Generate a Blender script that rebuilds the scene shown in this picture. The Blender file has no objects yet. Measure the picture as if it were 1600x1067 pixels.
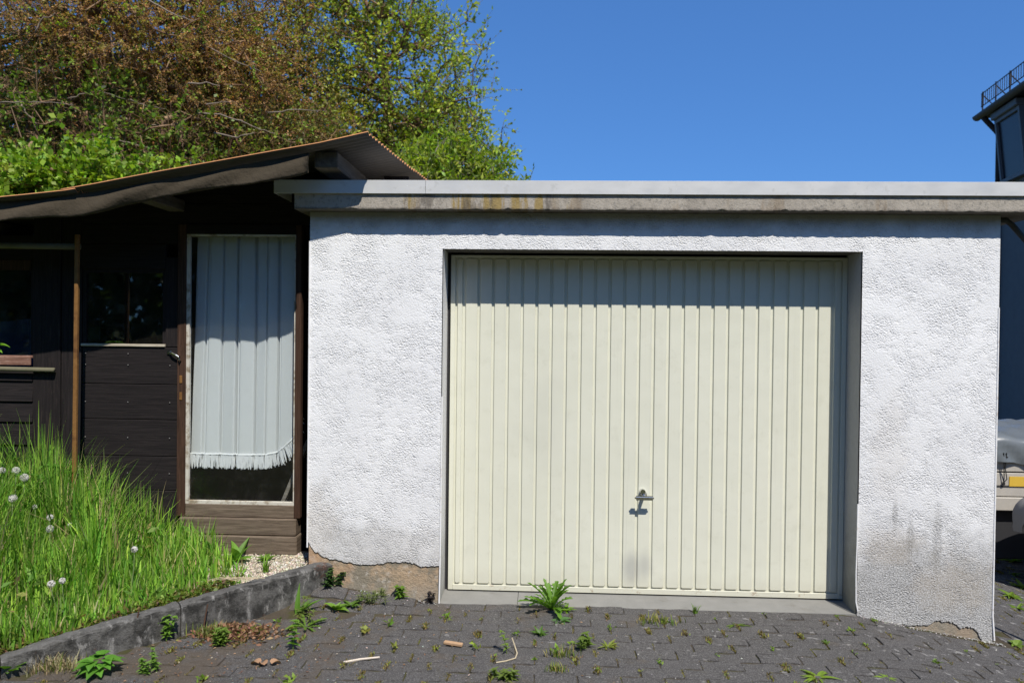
import bpy, bmesh, math, random
import numpy as np
from mathutils import Vector, Matrix

random.seed(7)
rng = np.random.default_rng(7)
S = bpy.context.scene
COL = S.collection
R = math.radians

# ------------------------------------------------------------------ camera
cam_d = bpy.data.cameras.new('camera')
cam_d.lens = 27.0
cam_d.sensor_width = 36.0
cam_d.sensor_fit = 'HORIZONTAL'
cam_d.clip_start = 0.05
cam_d.clip_end = 2000
cam = bpy.data.objects.new('camera', cam_d)
COL.objects.link(cam)
cam.matrix_world = Matrix((
    (0.99906886, -0.01187405, 0.041478, 0.575749),
    (0.04161736, 0.01174013, -0.99906464, -4.462528),
    (0.01137598, 0.99986058, 0.01222337, 1.580873),
    (0, 0, 0, 1)))
cam_d.dof.use_dof = True
cam_d.dof.focus_distance = 4.75
cam_d.dof.aperture_fstop = 2.4
S.camera = cam

# ------------------------------------------------------------------ sky, sun, exposure
SUN_TO = Vector((0.45, -1.0, 1.55)).normalized()
sun_el = math.asin(SUN_TO.z)
sun_rot = math.atan2(SUN_TO.x, SUN_TO.y)
world = bpy.data.worlds.new('World')
S.world = world
world.use_nodes = True
wnt = world.node_tree
bg = wnt.nodes['Background']
sky = wnt.nodes.new('ShaderNodeTexSky')
sky.sky_type = 'NISHITA'
sky.sun_disc = False
sky.sun_elevation = sun_el
sky.sun_rotation = sun_rot
sky.altitude = 300
sky.air_density = 1.0
sky.dust_density = 0.0
sky.ozone_density = 7.0
gam = wnt.nodes.new('ShaderNodeGamma')
gam.inputs[1].default_value = 0.55
tint = wnt.nodes.new('ShaderNodeMix')
tint.data_type = 'RGBA'
tint.blend_type = 'MULTIPLY'
tint.inputs[0].default_value = 1.0
tint.inputs[7].default_value = (0.70, 1.42, 2.55, 1)   # the deep saturated blue of a clear spring noon
wnt.links.new(sky.outputs[0], gam.inputs[0])
wnt.links.new(gam.outputs[0], tint.inputs[6])
wnt.links.new(tint.outputs[2], bg.inputs[0])
bg.inputs[1].default_value = 0.10
sun_d = bpy.data.lights.new('sun', 'SUN')
sun_d.energy = 5.0
sun_d.angle = R(0.5)
sun_d.color = (1.0, 0.95, 0.87)
sun = bpy.data.objects.new('sun', sun_d)
COL.objects.link(sun)
sun.rotation_euler = SUN_TO.to_track_quat('Z', 'Y').to_euler()
sun.location = (4, -6, 12)
S.view_settings.view_transform = 'Standard'
S.view_settings.look = 'None'
S.view_settings.gamma = 1
S.view_settings.use_curve_mapping = False
S.view_settings.exposure = 0.15
S.cycles.max_bounces = 8
S.cycles.transparent_max_bounces = 12

# ------------------------------------------------------------------ helpers: materials
class M:
    def __init__(s, name, rough=.7, spec=.3):
        s.m = bpy.data.materials.new(name)
        s.m.use_nodes = True
        s.nt = s.m.node_tree
        s.b = s.nt.nodes['Principled BSDF']
        s.b.inputs['Roughness'].default_value = rough
        s.b.inputs['Specular IOR Level'].default_value = spec
        s.pos = None

    def node(s, t, ins=None, **kw):
        n = s.nt.nodes.new(t)
        for k, v in kw.items():
            setattr(n, k, v)
        for k, v in (ins or {}).items():
            s.put(n.inputs[k], v)
        return n

    def put(s, sock, v):
        if isinstance(v, bpy.types.NodeSocket):
            s.nt.links.new(v, sock)
        else:
            if sock.type == 'RGBA' and len(v) == 3:
                v = (*v, 1)
            sock.default_value = v

    def P(s, scale=(1, 1, 1), local=False):
        if local:
            o = s.node('ShaderNodeTexCoord').outputs['Object']
        else:
            o = s.node('ShaderNodeNewGeometry').outputs['Position']
        if scale == (1, 1, 1):
            return o
        return s.node('ShaderNodeVectorMath', {0: o, 1: scale}, operation='MULTIPLY').outputs[0]

    def noise(s, scale, detail=4, rough=.55, dist=0., vec=None):
        return s.node('ShaderNodeTexNoise', {'Vector': vec or s.P(), 'Scale': scale, 'Detail': detail, 'Roughness': rough, 'Distortion': dist}).outputs[0]

    def vor(s, scale, vec=None, feature='F1', out=0, rnd=1.):
        return s.node('ShaderNodeTexVoronoi', {'Vector': vec or s.P(), 'Scale': scale, 'Randomness': rnd}, feature=feature).outputs[out]

    def rng(s, v, a, b, c=0., d=1., smooth=True):
        return s.node('ShaderNodeMapRange', {0: v, 1: a, 2: b, 3: c, 4: d}, interpolation_type='SMOOTHSTEP' if smooth else 'LINEAR').outputs[0]

    def math(s, op, a, b=0.5):
        return s.node('ShaderNodeMath', {0: a, 1: b}, operation=op).outputs[0]

    def mix(s, f, a, b, mode='MIX'):
        n = s.nt.nodes.new('ShaderNodeMix')
        n.data_type = 'RGBA'
        n.blend_type = mode
        s.put(n.inputs[0], f)
        s.put(n.inputs[6], a)
        s.put(n.inputs[7], b)
        return n.outputs[2]

    def sep(s, vec=None):
        return s.node('ShaderNodeSeparateXYZ', {0: vec or s.P()}).outputs

    def orand(s):
        return s.node('ShaderNodeObjectInfo').outputs['Random']

    def attr(s, n='Col'):
        return s.node('ShaderNodeAttribute', attribute_name=n).outputs['Color']

    def color(s, v):
        s.put(s.b.inputs['Base Color'], v)
        return s

    def rough(s, v):
        s.put(s.b.inputs['Roughness'], v)
        return s

    def bump(s, h, dist=.01, strength=1.):
        n = s.node('ShaderNodeBump', {'Strength': strength, 'Distance': dist, 'Height': h})
        s.nt.links.new(n.outputs[0], s.b.inputs['Normal'])
        return s

MAT = {}

def blob(m, cx, cz, rx, rz, vec=None, soft=.5, nz=.0):
    """mask of one elliptical stain on the facade (x, z)"""
    x, y, z = m.sep(vec)
    a = m.math('DIVIDE', m.math('SUBTRACT', x, cx), rx)
    c = m.math('DIVIDE', m.math('SUBTRACT', z, cz), rz)
    d = m.math('SQRT', m.math('ADD', m.math('MULTIPLY', a, a), m.math('MULTIPLY', c, c)))
    if nz:
        d = m.math('ADD', d, m.math('MULTIPLY', m.math('SUBTRACT', m.noise(9, 5), .5), nz))
    return m.rng(d, 1 - soft, 1 + soft, 1., 0.)

def build_materials():
    # --- stucco
    m = M('white_stucco', .9, .15)
    big = m.noise(2.2, 4)
    wv = m.node('ShaderNodeVectorMath', {0: m.P((1, 1, 1.55)), 1: m.node('ShaderNodeVectorMath', {0: m.node('ShaderNodeTexNoise', {'Vector': m.P(), 'Scale': 40., 'Detail': 3.}).outputs[1], 1: (.030, .030, .030)}, operation='MULTIPLY').outputs[0]}, operation='ADD').outputs[0]
    w = m.vor(98, wv)
    flat_ = m.rng(m.math('ADD', m.noise(5, 4, .6), m.math('MULTIPLY', m.noise(19, 2), .5)), .62, .92, .25, 1.)
    groove = m.math('MULTIPLY', m.rng(w, .5, .75, 0., 1.), m.math('MULTIPLY', flat_, m.rng(m.noise(40, 2), .42, .58, .2, 1.)))
    x, y, z = m.sep()
    low = m.math('ADD', z, m.math('MULTIPLY', m.math('SUBTRACT', m.noise(3.6, 6, .72), .5), .95))
    low = m.math('SUBTRACT', low, m.rng(x, 1.2, 2.6, -.03, .16))
    dirt = m.math('ADD', m.rng(low, .02, .5, .88, 0.), m.rng(low, .3, 1.25, .12, 0.))
    col = m.mix(m.rng(big, .35, .7), (.77, .77, .77), (.84, .84, .835))
    col = m.mix(m.math('MULTIPLY', groove, .24), col, (.40, .38, .36))
    sp = m.rng(m.noise(130, 4, .7), .36, .64)
    col = m.mix(m.math('MULTIPLY', dirt, m.rng(sp, 0, 1, .4, .86)), col, (.175, .17, .155))
    tan_ = m.math('MAXIMUM', blob(m, 2.93, .17, .19, .15, nz=2.4), blob(m, 2.57, .38, .16, .10, nz=2.))
    tan_ = m.math('MAXIMUM', tan_, blob(m, -.74, .40, .10, .22, nz=2.2))
    tan_ = m.math('MAXIMUM', tan_, m.math('MULTIPLY', blob(m, -.3, .30, .5, .12, nz=2.4), .45))
    tan_ = m.math('MAXIMUM', tan_, m.math('MULTIPLY', blob(m, 2.55, .95, .10, .28, nz=2.), .5))
    col = m.mix(m.math('MULTIPLY', tan_, m.rng(sp, 0, 1, .15, .38)), col, (.40, .33, .24))
    streak = m.math('MAXIMUM', blob(m, 2.83, .42, .025, .17, nz=1.2), blob(m, 2.59, .56, .014, .08, nz=1.))
    streak = m.math('MAXIMUM', streak, blob(m, 2.68, .42, .02, .12, nz=1.2))
    streak = m.math('MAXIMUM', streak, m.math('MULTIPLY', blob(m, -.45, .37, .28, .07, nz=2.), .6))
    col = m.mix(m.math('MULTIPLY', streak, m.rng(sp, 0, 1, .12, .5)), col, (.15, .145, .13))
    top_grime_shade = m.rng(m.math('ADD', z, m.math('MULTIPLY', m.math('SUBTRACT', m.noise(6, 5, .7), .5), .16)), 2.14, 2.27)  # grime under the overhang, also painted in to deepen the shade there
    col = m.mix(m.math('MULTIPLY', top_grime_shade, .7), col, (.22, .21, .19))
    m.color(col)
    h = m.math('ADD', m.math('MULTIPLY', m.math('MULTIPLY', w, flat_), -1.), m.math('MULTIPLY', m.noise(120, 3), .35))
    m.bump(h, .0050, 1.)
    MAT['stucco'] = m.m

    m = M('bare_mortar', .95, .1)
    x, y, z = m.sep()
    c = m.mix(m.noise(14, 5, .65), (.30, .22, .145), (.52, .39, .26))
    c = m.mix(m.rng(m.noise(5.5, 5, .7), .44, .58, 0., .85), c, (.22, .20, .155))
    c = m.mix(m.rng(m.noise(16, 5, .75), .55, .66, 0., .6), c, (.55, .50, .43))
    c = m.mix(m.rng(m.noise(3.3, 3), .5, .62, 0., .5), c, (.50, .30, .17))
    low = m.math('ADD', z, m.math('MULTIPLY', m.noise(12, 4), .12))
    c = m.mix(m.rng(low, .08, .2, .6, 0.), c, (.30, .27, .22))
    m.color(c).bump(m.noise(60, 5, .7), .01, .8)
    MAT['mortar'] = m.m

    m = M('reveal_plaster', .9, .15)
    x, y, z = m.sep()
    c = m.mix(m.noise(24, 5, .7), (.42, .41, .39), (.66, .65, .63))
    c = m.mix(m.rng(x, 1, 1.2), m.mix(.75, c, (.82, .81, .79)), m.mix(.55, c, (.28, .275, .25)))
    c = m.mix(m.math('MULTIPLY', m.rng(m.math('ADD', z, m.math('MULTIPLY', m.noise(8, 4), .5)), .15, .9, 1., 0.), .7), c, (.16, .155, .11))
    m.color(c).bump(m.noise(120, 4), .003, .7)
    MAT['reveal'] = m.m
    m = M('shade_dark_soffit', .95, .1)  # soffit colour darkened to deepen the shade at the door head
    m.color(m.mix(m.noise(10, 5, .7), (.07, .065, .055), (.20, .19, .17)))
    MAT['soffit'] = m.m

    m = M('slab_concrete', .9, .2)
    x, y, z = m.sep()
    c = m.mix(m.noise(7, 6, .65), (.30, .265, .22), (.50, .455, .385))
    c = m.mix(m.rng(m.noise(50, 4, .7), .5, .7), c, (.25, .23, .20))
    run = m.noise(1, 5, .7, 0., m.P((9, 1, 1.2)))
    zone = m.math('MULTIPLY', m.rng(x, -.32, -.2), m.rng(x, .62, .85, 1., 0.))
    yel = m.math('MULTIPLY', m.rng(run, .5, .6), zone)
    c = m.mix(m.math('MULTIPLY', yel, .75), c, (.30, .20, .035))
    blk = m.math('MULTIPLY', m.rng(m.noise(1, 5, .7, 0., m.P((7, 3, 2.5))), .52, .64), m.rng(zone, 0, 1, .25, 1.))
    c = m.mix(m.math('MULTIPLY', blk, .7), c, (.10, .085, .07))
    c = m.mix(m.math('MULTIPLY', m.rng(m.noise(1, 4, .6, 0., m.P((4.5, 1, .8))), .56, .63), .45), c, (.24, .17, .10))
    edge = m.math('ADD', z, m.math('MULTIPLY', m.math('SUBTRACT', m.noise(22, 5, .7), .5), .035))
    c = m.mix(m.rng(edge, 2.275, 2.292, .75, 0.), c, (.07, .06, .05))
    m.color(c).bump(m.noise(90, 5, .7), .006, .7)
    MAT['slab'] = m.m

    m = M('zinc_sheet', .42, .5)
    m.b.inputs['Metallic'].default_value = .25
    c = m.mix(m.noise(5, 5, .6, 0., m.P((1, 1, 4))), (.54, .54, .525), (.70, .70, .685))
    c = m.mix(m.rng(m.noise(16, 4), .6, .72, 0., .4), c, (.40, .40, .38))
    c = m.mix(m.rng(m.noise(60, 2), .74, .78, 0., .8), c, (.85, .85, .84))
    m.color(c).rough(m.rng(m.noise(8, 4), .3, .7, .45, .62))
    m.bump(m.noise(4, 2), .004, .25)
    MAT['zinc'] = m.m

    m = M('cream_door_paint', .38, .45)
    x, y, z = m.sep()
    c = m.mix(m.noise(2.5, 4), (.67, .67, .545), (.725, .72, .605))
    c = m.mix(m.rng(m.noise(13, 5, .7), .52, .74, 0., .35), c, (.58, .575, .46))
    c = m.mix(m.rng(m.noise(90, 2), .76, .79, 0., .6), c, (.25, .22, .16))
    sm = m.math('MULTIPLY', blob(m, 1.125, .16, .05, .085, soft=.8, nz=.6), .55)
    sm = m.math('MAXIMUM', sm, m.math('MULTIPLY', blob(m, 1.2, .18, .035, .07, soft=.9, nz=.5), .45))
    sm = m.math('MAXIMUM', sm, m.math('MULTIPLY', blob(m, .58, 1.05, .12, .25, soft=.9, nz=1.2), .12))
    c = m.mix(sm, c, (.30, .30, .29))
    c = m.mix(m.math('MULTIPLY', m.rng(m.math('ADD', z, m.math('MULTIPLY', m.noise(7, 4), .14)), .1, .24, 1., 0.), .28), c, (.40, .37, .28))
    run = m.rng(m.noise(1, 4, .7, .2, m.P((70, 1, 1.1))), .55, .72)
    c = m.mix(m.math('MULTIPLY', run, m.rng(m.noise(1.6, 3), .35, .65, .03, .22)), c, (.44, .43, .36))
    rust = m.math('MULTIPLY', m.rng(z, .02, .06, 1., 0.), m.rng(m.noise(22, 5, .75), .56, .68))
    c = m.mix(m.math('MULTIPLY', rust, .55), c, (.24, .13, .06))
    m.color(c).rough(m.rng(m.noise(20, 4), .3, .7, .34, .5)).bump(m.noise(2.6, 2, .5), .02, .35)
    MAT['door'] = m.m

    m = M('threshold_concrete', .85, .25)
    c = m.mix(m.noise(9, 6, .65, 0., m.P((1, 1, 3))), (.17, .168, .155), (.27, .263, .245))
    c = m.mix(m.rng(m.noise(4, 5, .7), .55, .68, 0., .5), c, (.16, .15, .13))
    m.color(c).bump(m.noise(80, 5, .7), .004, .6)
    MAT['threshold'] = m.m

    m = M('chrome', .18, .5)
    m.b.inputs['Metallic'].default_value = 1.
    m.color((.62, .62, .62))
    MAT['chrome'] = m.m

    m = M('white_bead', .5, .4)
    c = m.mix(m.rng(m.noise(30, 4), .55, .7, 0., .5), (.86, .85, .84), (.50, .40, .31))
    m.color(c)
    MAT['bead'] = m.m

    m = M('dark_void', .95, .05)
    m.color((.012, .011, .011))
    MAT['void'] = m.m
    m = M('unlit_interior', .95, .05)  # near-black colour stands for the darkness of the unlit inside
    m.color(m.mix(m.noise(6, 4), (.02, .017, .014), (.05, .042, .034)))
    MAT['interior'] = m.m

    # --- shed
    def wood(name, a, b, grain=(1.2, 1, 26), rough=.8, wear=None, spec=.15):
        m = M(name, rough, spec)
        v = m.P(grain, True)
        off = m.node('ShaderNodeCombineXYZ', {0: m.math('MULTIPLY', m.orand(), 37.), 1: 0., 2: m.math('MULTIPLY', m.orand(), 11.)}).outputs[0]
        v = m.node('ShaderNodeVectorMath', {0: v, 1: off}, operation='ADD').outputs[0]
        n = m.noise(3, 6, .65, .6, v)
        c = m.mix(m.rng(n, .3, .7), a, b)
        c = m.mix(m.rng(m.orand(), 0, 1, 0., .35, False), c, tuple(x * .55 for x in b))
        if wear:
            c = m.mix(m.math('MULTIPLY', m.rng(m.noise(5, 6, .75, 0., v), .52, .68), wear[1]), c, wear[0])
        m.color(c).bump(n, .004, .6)
        MAT[name] = m.m
    wood('dark_boards', (.011, .0095, .0098), (.025, .0205, .0205), wear=((.055, .042, .036), .35))
    wood('dark_boards_upright', (.011, .0095, .0098), (.026, .021, .021), (22, 1, 1.2), wear=((.075, .055, .045), .4))
    wood('brown_frame', (.035, .019, .012), (.085, .046, .030), (24, 1, 1.4), wear=((.02, .013, .01), .6))
    wood('weathered_rail', (.095, .07, .05), (.22, .17, .125), (1.5, 1, 26), wear=((.035, .025, .018), .6))
    wood('grey_plank', (.20, .17, .14), (.38, .34, .29), (1.5, 1, 26), wear=((.09, .07, .05), .4))
    wood('pale_sill', (.40, .34, .25), (.60, .54, .43), (2, 1, 22), wear=((.18, .12, .08), .5))
    wood('red_sill', (.15, .07, .05), (.27, .15, .11), (2, 1, 22), wear=((.55, .40, .33), .6))
    wood('grey_beam', (.085, .07, .055), (.17, .145, .115), (10, 1, 10), wear=((.05, .04, .03), .4))

    m = M('white_putty', .8, .2)
    m.color(m.mix(m.rng(m.noise(18, 5, .7), .45, .65), (.56, .53, .46), (.27, .22, .155)))
    MAT['putty'] = m.m

    m = M('roof_felt', .95, .1)
    c = m.mix(m.noise(4, 6, .6), (.040, .033, .023), (.088, .071, .049))
    c = m.mix(m.rng(m.noise(1, 4, .6, .5, m.P((3, 3, 22))), .5, .66, 0., .5), c, (.07, .058, .042))
    m.color(c).bump(m.noise(18, 5, .6), .02, .5)
    MAT['felt'] = m.m

    m = M('roof_top_rust', .9, .1)
    m.color(m.mix(m.noise(9, 6, .7), (.50, .20, .075), (.62, .34, .17)))
    MAT['roof_top'] = m.m
    m = M('roof_underside', .85, .15)
    m.color(m.mix(m.noise(5, 6, .6), (.07, .062, .055), (.13, .118, .105)))
    MAT['roof_under'] = m.m

    m = M('rusty_steel', .85, .2)
    c = m.mix(m.noise(40, 5, .7), (.13, .056, .018), (.29, .15, .045))
    c = m.mix(m.rng(m.noise(9, 4), .5, .7, 0., .8), c, (.09, .038, .016))
    m.color(c).bump(m.noise(120, 4), .002, .6)
    MAT['rust'] = m.m
    m = M('mossy_pipe', .85, .2)
    m.color(m.mix(m.noise(14, 5, .7), (.10, .10, .06), (.20, .18, .12)))
    MAT['mossy_pipe'] = m.m

    # glass panes
    for name, f0, tint in (('clear_glass', .045, (.93, .95, .95)), ('dusty_glass', .05, (.80, .80, .77))):
        m = M(name)
        nt = m.nt
        nt.nodes.remove(m.b)
        tr = m.node('ShaderNodeBsdfTransparent', {'Color': (*tint, 1)})
        gl = m.node('ShaderNodeBsdfGlossy', {'Color': (1, 1, 1, 1), 'Roughness': .02})
        df = m.node('ShaderNodeBsdfDiffuse', {'Color': (.45, .43, .38, 1)})
        fr = m.node('ShaderNodeLayerWeight', {'Blend': .12})
        fac = m.math('ADD', m.math('MULTIPLY', fr.outputs[0], .8), .06 if 'dusty' in name else .012)
        a = m.node('ShaderNodeMixShader')
        dust = m.rng(m.noise(9, 6, .7), .45, .8, .01, .09 if 'dusty' in name else .035)
        m.put(a.inputs[0], dust)
        m.put(a.inputs[1], tr.outputs[0])
        m.put(a.inputs[2], df.outputs[0])
        b = m.node('ShaderNodeMixShader')
        m.put(b.inputs[0], fac)
        m.put(b.inputs[1], a.outputs[0])
        m.put(b.inputs[2], gl.outputs[0])
        out = [n for n in nt.nodes if n.type == 'OUTPUT_MATERIAL'][0]
        nt.links.new(b.outputs[0], out.inputs[0])
        MAT[name] = m.m

    # cloth: diffuse + translucent + a bit see-through
    def cloth(name, col, trans, thru):
        m = M(name)
        nt = m.nt
        nt.nodes.remove(m.b)
        c = m.mix(m.noise(160, 3), tuple(x * .9 for x in col), col)
        d = m.node('ShaderNodeBsdfDiffuse', {'Color': c})
        t = m.node('ShaderNodeBsdfTranslucent', {'Color': c})
        tr = m.node('ShaderNodeBsdfTransparent')
        a = m.node('ShaderNodeMixShader', {0: trans, 1: d.outputs[0], 2: t.outputs[0]})
        b = m.node('ShaderNodeMixShader', {0: thru, 1: a.outputs[0], 2: tr.outputs[0]})
        out = [n for n in nt.nodes if n.type == 'OUTPUT_MATERIAL'][0]
        nt.links.new(b.outputs[0], out.inputs[0])
        MAT[name] = m.m
    cloth('sheer_curtain', (.90, .91, .915), .12, .09)
    cloth('curtain_fringe', (.90, .90, .91), .10, 0.)

    # leaves: colour from the attribute
    def leaf(name, trans, rough=.5, spec=.35):
        m = M(name, rough, spec)
        c = m.attr()
        m.color(c)
        t = m.node('ShaderNodeBsdfTranslucent', {'Color': m.mix(1., c, (1.25, 1.35, .55), 'MULTIPLY')})
        a = m.node('ShaderNodeMixShader', {0: trans, 1: m.b.outputs[0], 2: t.outputs[0]})
        out = [n for n in m.nt.nodes if n.type == 'OUTPUT_MATERIAL'][0]
        m.nt.links.new(a.outputs[0], out.inputs[0])
        MAT[name] = m.m
    leaf('leaf', .38)
    leaf('grass_blade', .34, .62, .2)
    leaf('dry_leaf', .12, .9, .1)

    m = M('bark', .9, .1)
    c = m.mix(m.noise(7, 5, .65), (.15, .125, .10), (.36, .32, .27))
    m.color(c)
    MAT['bark'] = m.m
    m = M('pale_bark', .9, .1)
    m.color(m.mix(m.noise(14, 4), (.15, .115, .085), (.29, .245, .20)))
    MAT['pale_bark'] = m.m
    m = M('twig_bark', .9, .1)
    m.color(m.mix(m.rng(m.noise(2.2, 3), .42, .62), (.13, .075, .045), (.30, .20, .12)))
    MAT['twig_bark'] = m.m
    m = M('dark_bark', .9, .1)
    m.color(m.mix(m.noise(7, 5, .65), (.06, .048, .038), (.15, .125, .10)))
    MAT['dark_bark'] = m.m

    # --- ground
    m = M('paver_concrete', .9, .2)
    c = m.mix(m.noise(5, 5, .6), (.066, .062, .061), (.108, .102, .098))
    c = m.mix(m.rng(m.orand(), 0, 1, 0., .35, False), c, (.060, .057, .056))
    c = m.mix(m.rng(m.noise(34, 5, .75), .42, .66, 0., .5), c, (.045, .042, .040))
    c = m.mix(m.rng(m.noise(150, 3, .7), .46, .68, 0., .75), c, (.215, .205, .195))
    x, y, z = m.sep()
    lich = m.noise(1, 3, .5, .0, m.P((17, 26, 17)))
    lz = m.math('ADD', m.rng(x, -.6, 2.6, 0., .085), m.math('MULTIPLY', m.math('SUBTRACT', m.noise(2.2, 2), .5), .16))
    lm = m.rng(m.math('ADD', lich, lz), .72, .77, 0., .7)
    c = m.mix(lm, c, (.30, .29, .275))
    mud = m.math('ADD', m.noise(2.6, 6, .7), m.rng(x, -1.6, 1.6, .12, -.06))
    c = m.mix(m.rng(mud, .52, .70, 0., .65), c, (.105, .080, .056))
    c = m.mix(m.rng(m.noise(13, 5, .75), .60, .74, 0., .45), c, (.085, .072, .03))
    m.color(c).bump(m.math('ADD', m.noise(150, 4, .75), m.math('MULTIPLY', m.noise(28, 4, .7), 1.6)), .007, .9)
    MAT['paver'] = m.m
    m = M('joint_dirt', .97, .05)
    c = m.mix(m.noise(20, 5, .7), (.05, .042, .032), (.11, .09, .065))
    c = m.mix(m.rng(m.noise(6, 5, .7), .48, .62, 0., .7), c, (.06, .065, .018))
    m.color(c).bump(m.noise(120, 4, .7), .01, .8)
    MAT['joint'] = m.m
    m = M('kerb_concrete', .93, .15)
    x, y, z = m.sep()
    c = m.mix(m.rng(m.noise(11, 6, .75), .36, .64), (.035, .034, .031), (.145, .14, .13))
    c = m.mix(m.rng(m.noise(1, 5, .7, .4, m.P((22, 22, 9))), .53, .66, 0., .8), c, (.32, .31, .29))
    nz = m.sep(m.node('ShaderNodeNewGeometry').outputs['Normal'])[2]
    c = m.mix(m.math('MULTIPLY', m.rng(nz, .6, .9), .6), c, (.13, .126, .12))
    c = m.mix(m.rng(m.noise(8, 5, .75), .6, .7, 0., .5), c, (.12, .05, .03))
    m.color(c).bump(m.math('ADD', m.noise(24, 6, .7), m.noise(140, 4, .7)), .008, .8)
    MAT['kerb'] = m.m
    m = M('soil', .98, .05)
    c = m.mix(m.noise(12, 6, .7), (.035, .027, .017), (.10, .078, .05))
    m.color(c).bump(m.noise(50, 5, .7), .02, .8)
    MAT['soil'] = m.m
    m = M('meadow_ground', .98, .05)
    m.color(m.mix(m.noise(.8, 6, .7), (.035, .055, .014), (.09, .085, .035)))
    MAT['meadow'] = m.m
    m = M('gravel_stone', .9, .2)
    m.color(m.attr())
    MAT['gravel'] = m.m
    m = M('gravel_bed', .97, .1)
    c = m.mix(m.vor(120, out=1), (.24, .20, .14), (.46, .41, .32))
    m.color(c).bump(m.vor(120), .01, .8)
    MAT['gravel_bed'] = m.m

    # --- house, trailer
    def plain(name, col, rough=.6, spec=.3, metal=0., nz=.15, sc=8):
        m = M(name, rough, spec)
        m.b.inputs['Metallic'].default_value = metal
        m.color(m.mix(m.noise(sc, 5, .65), tuple(x * (1 - nz) for x in col), tuple(min(1, x * (1 + nz)) for x in col)))
        MAT[name] = m.m
    plain('chrome_dull', (.22, .21, .20), .6)
    plain('house_wall', (.135, .155, .17), .9, .1)
    plain('house_slate', (.045, .047, .055), .7)
    plain('house_trim', (.10, .12, .14), .5)
    plain('house_dark', (.03, .03, .033), .7)
    plain('gutter_zinc', (.07, .075, .08), .6, .3, 0.)
    plain('dark_pane', (.018, .02, .026), .25, .2)
    plain('snow_guard_steel', (.035, .036, .04), .5)
    plain('tarp_grey', (.125, .14, .15), .38, .5, 0., .15, 5)
    plain('trailer_alu', (.42, .39, .34), .6, .3, 0., .2, 12)
    plain('trailer_frame', (.05, .05, .05), .6)
    plain('reflector_yellow', (.62, .40, .05), .5, .4, 0., .08)
    plain('rubber', (.02, .02, .02), .8)
    plain('cover_cloth', (.28, .27, .26), .8, .2, 0., .15, 9)
    plain('cord_black', (.015, .015, .015), .7)
    plain('blue_cloth', (.03, .06, .16), .9, .1)
    plain('wood_chip', (.42, .27, .16), .9, .1, 0., .25, 60)
    plain('white_stick', (.62, .54, .45), .9, .1, 0., .2, 60)
    plain('twig_brown', (.10, .055, .035), .9, .1, 0., .3, 60)
    plain('straw_stem', (.50, .42, .28), .9, .1, 0., .25, 60)
    plain('dandelion_seed', (.62, .60, .56), .9, .1, 0., .08, 60)
    plain('dandelion_stem', (.16, .22, .08), .7)
    plain('moss_green', (.085, .085, .02), .95, .05, 0., .4, 40)

build_materials()

# ------------------------------------------------------------------ helpers: objects
BASE = {}

def tag(o, label=None, cat=None, group=None, kind=None):
    if label: o['label'] = label
    if cat: o['category'] = cat
    if group: o['group'] = group
    if kind: o['kind'] = kind
    return o

def link(name, me, mat=None, parent=None, base=None):
    o = bpy.data.objects.new(name, me)
    COL.objects.link(o)
    if mat is not None and me is not None and not me.materials:
        for q in (mat if isinstance(mat, (list, tuple)) else [mat]):
            me.materials.append(MAT[q])
    if parent is not None:
        o.parent = parent
    BASE[o] = BASE[parent].copy() if parent is not None else Vector(base or (0, 0, 0))
    return o

def empty(name, loc, label, cat, group=None):
    o = bpy.data.objects.new(name, None)
    COL.objects.link(o)
    o.empty_display_size = .1
    o.location = loc
    BASE[o] = Vector(loc)
    return tag(o, label, cat, group)

def struct(o):
    o['kind'] = 'structure'
    return o

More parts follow.
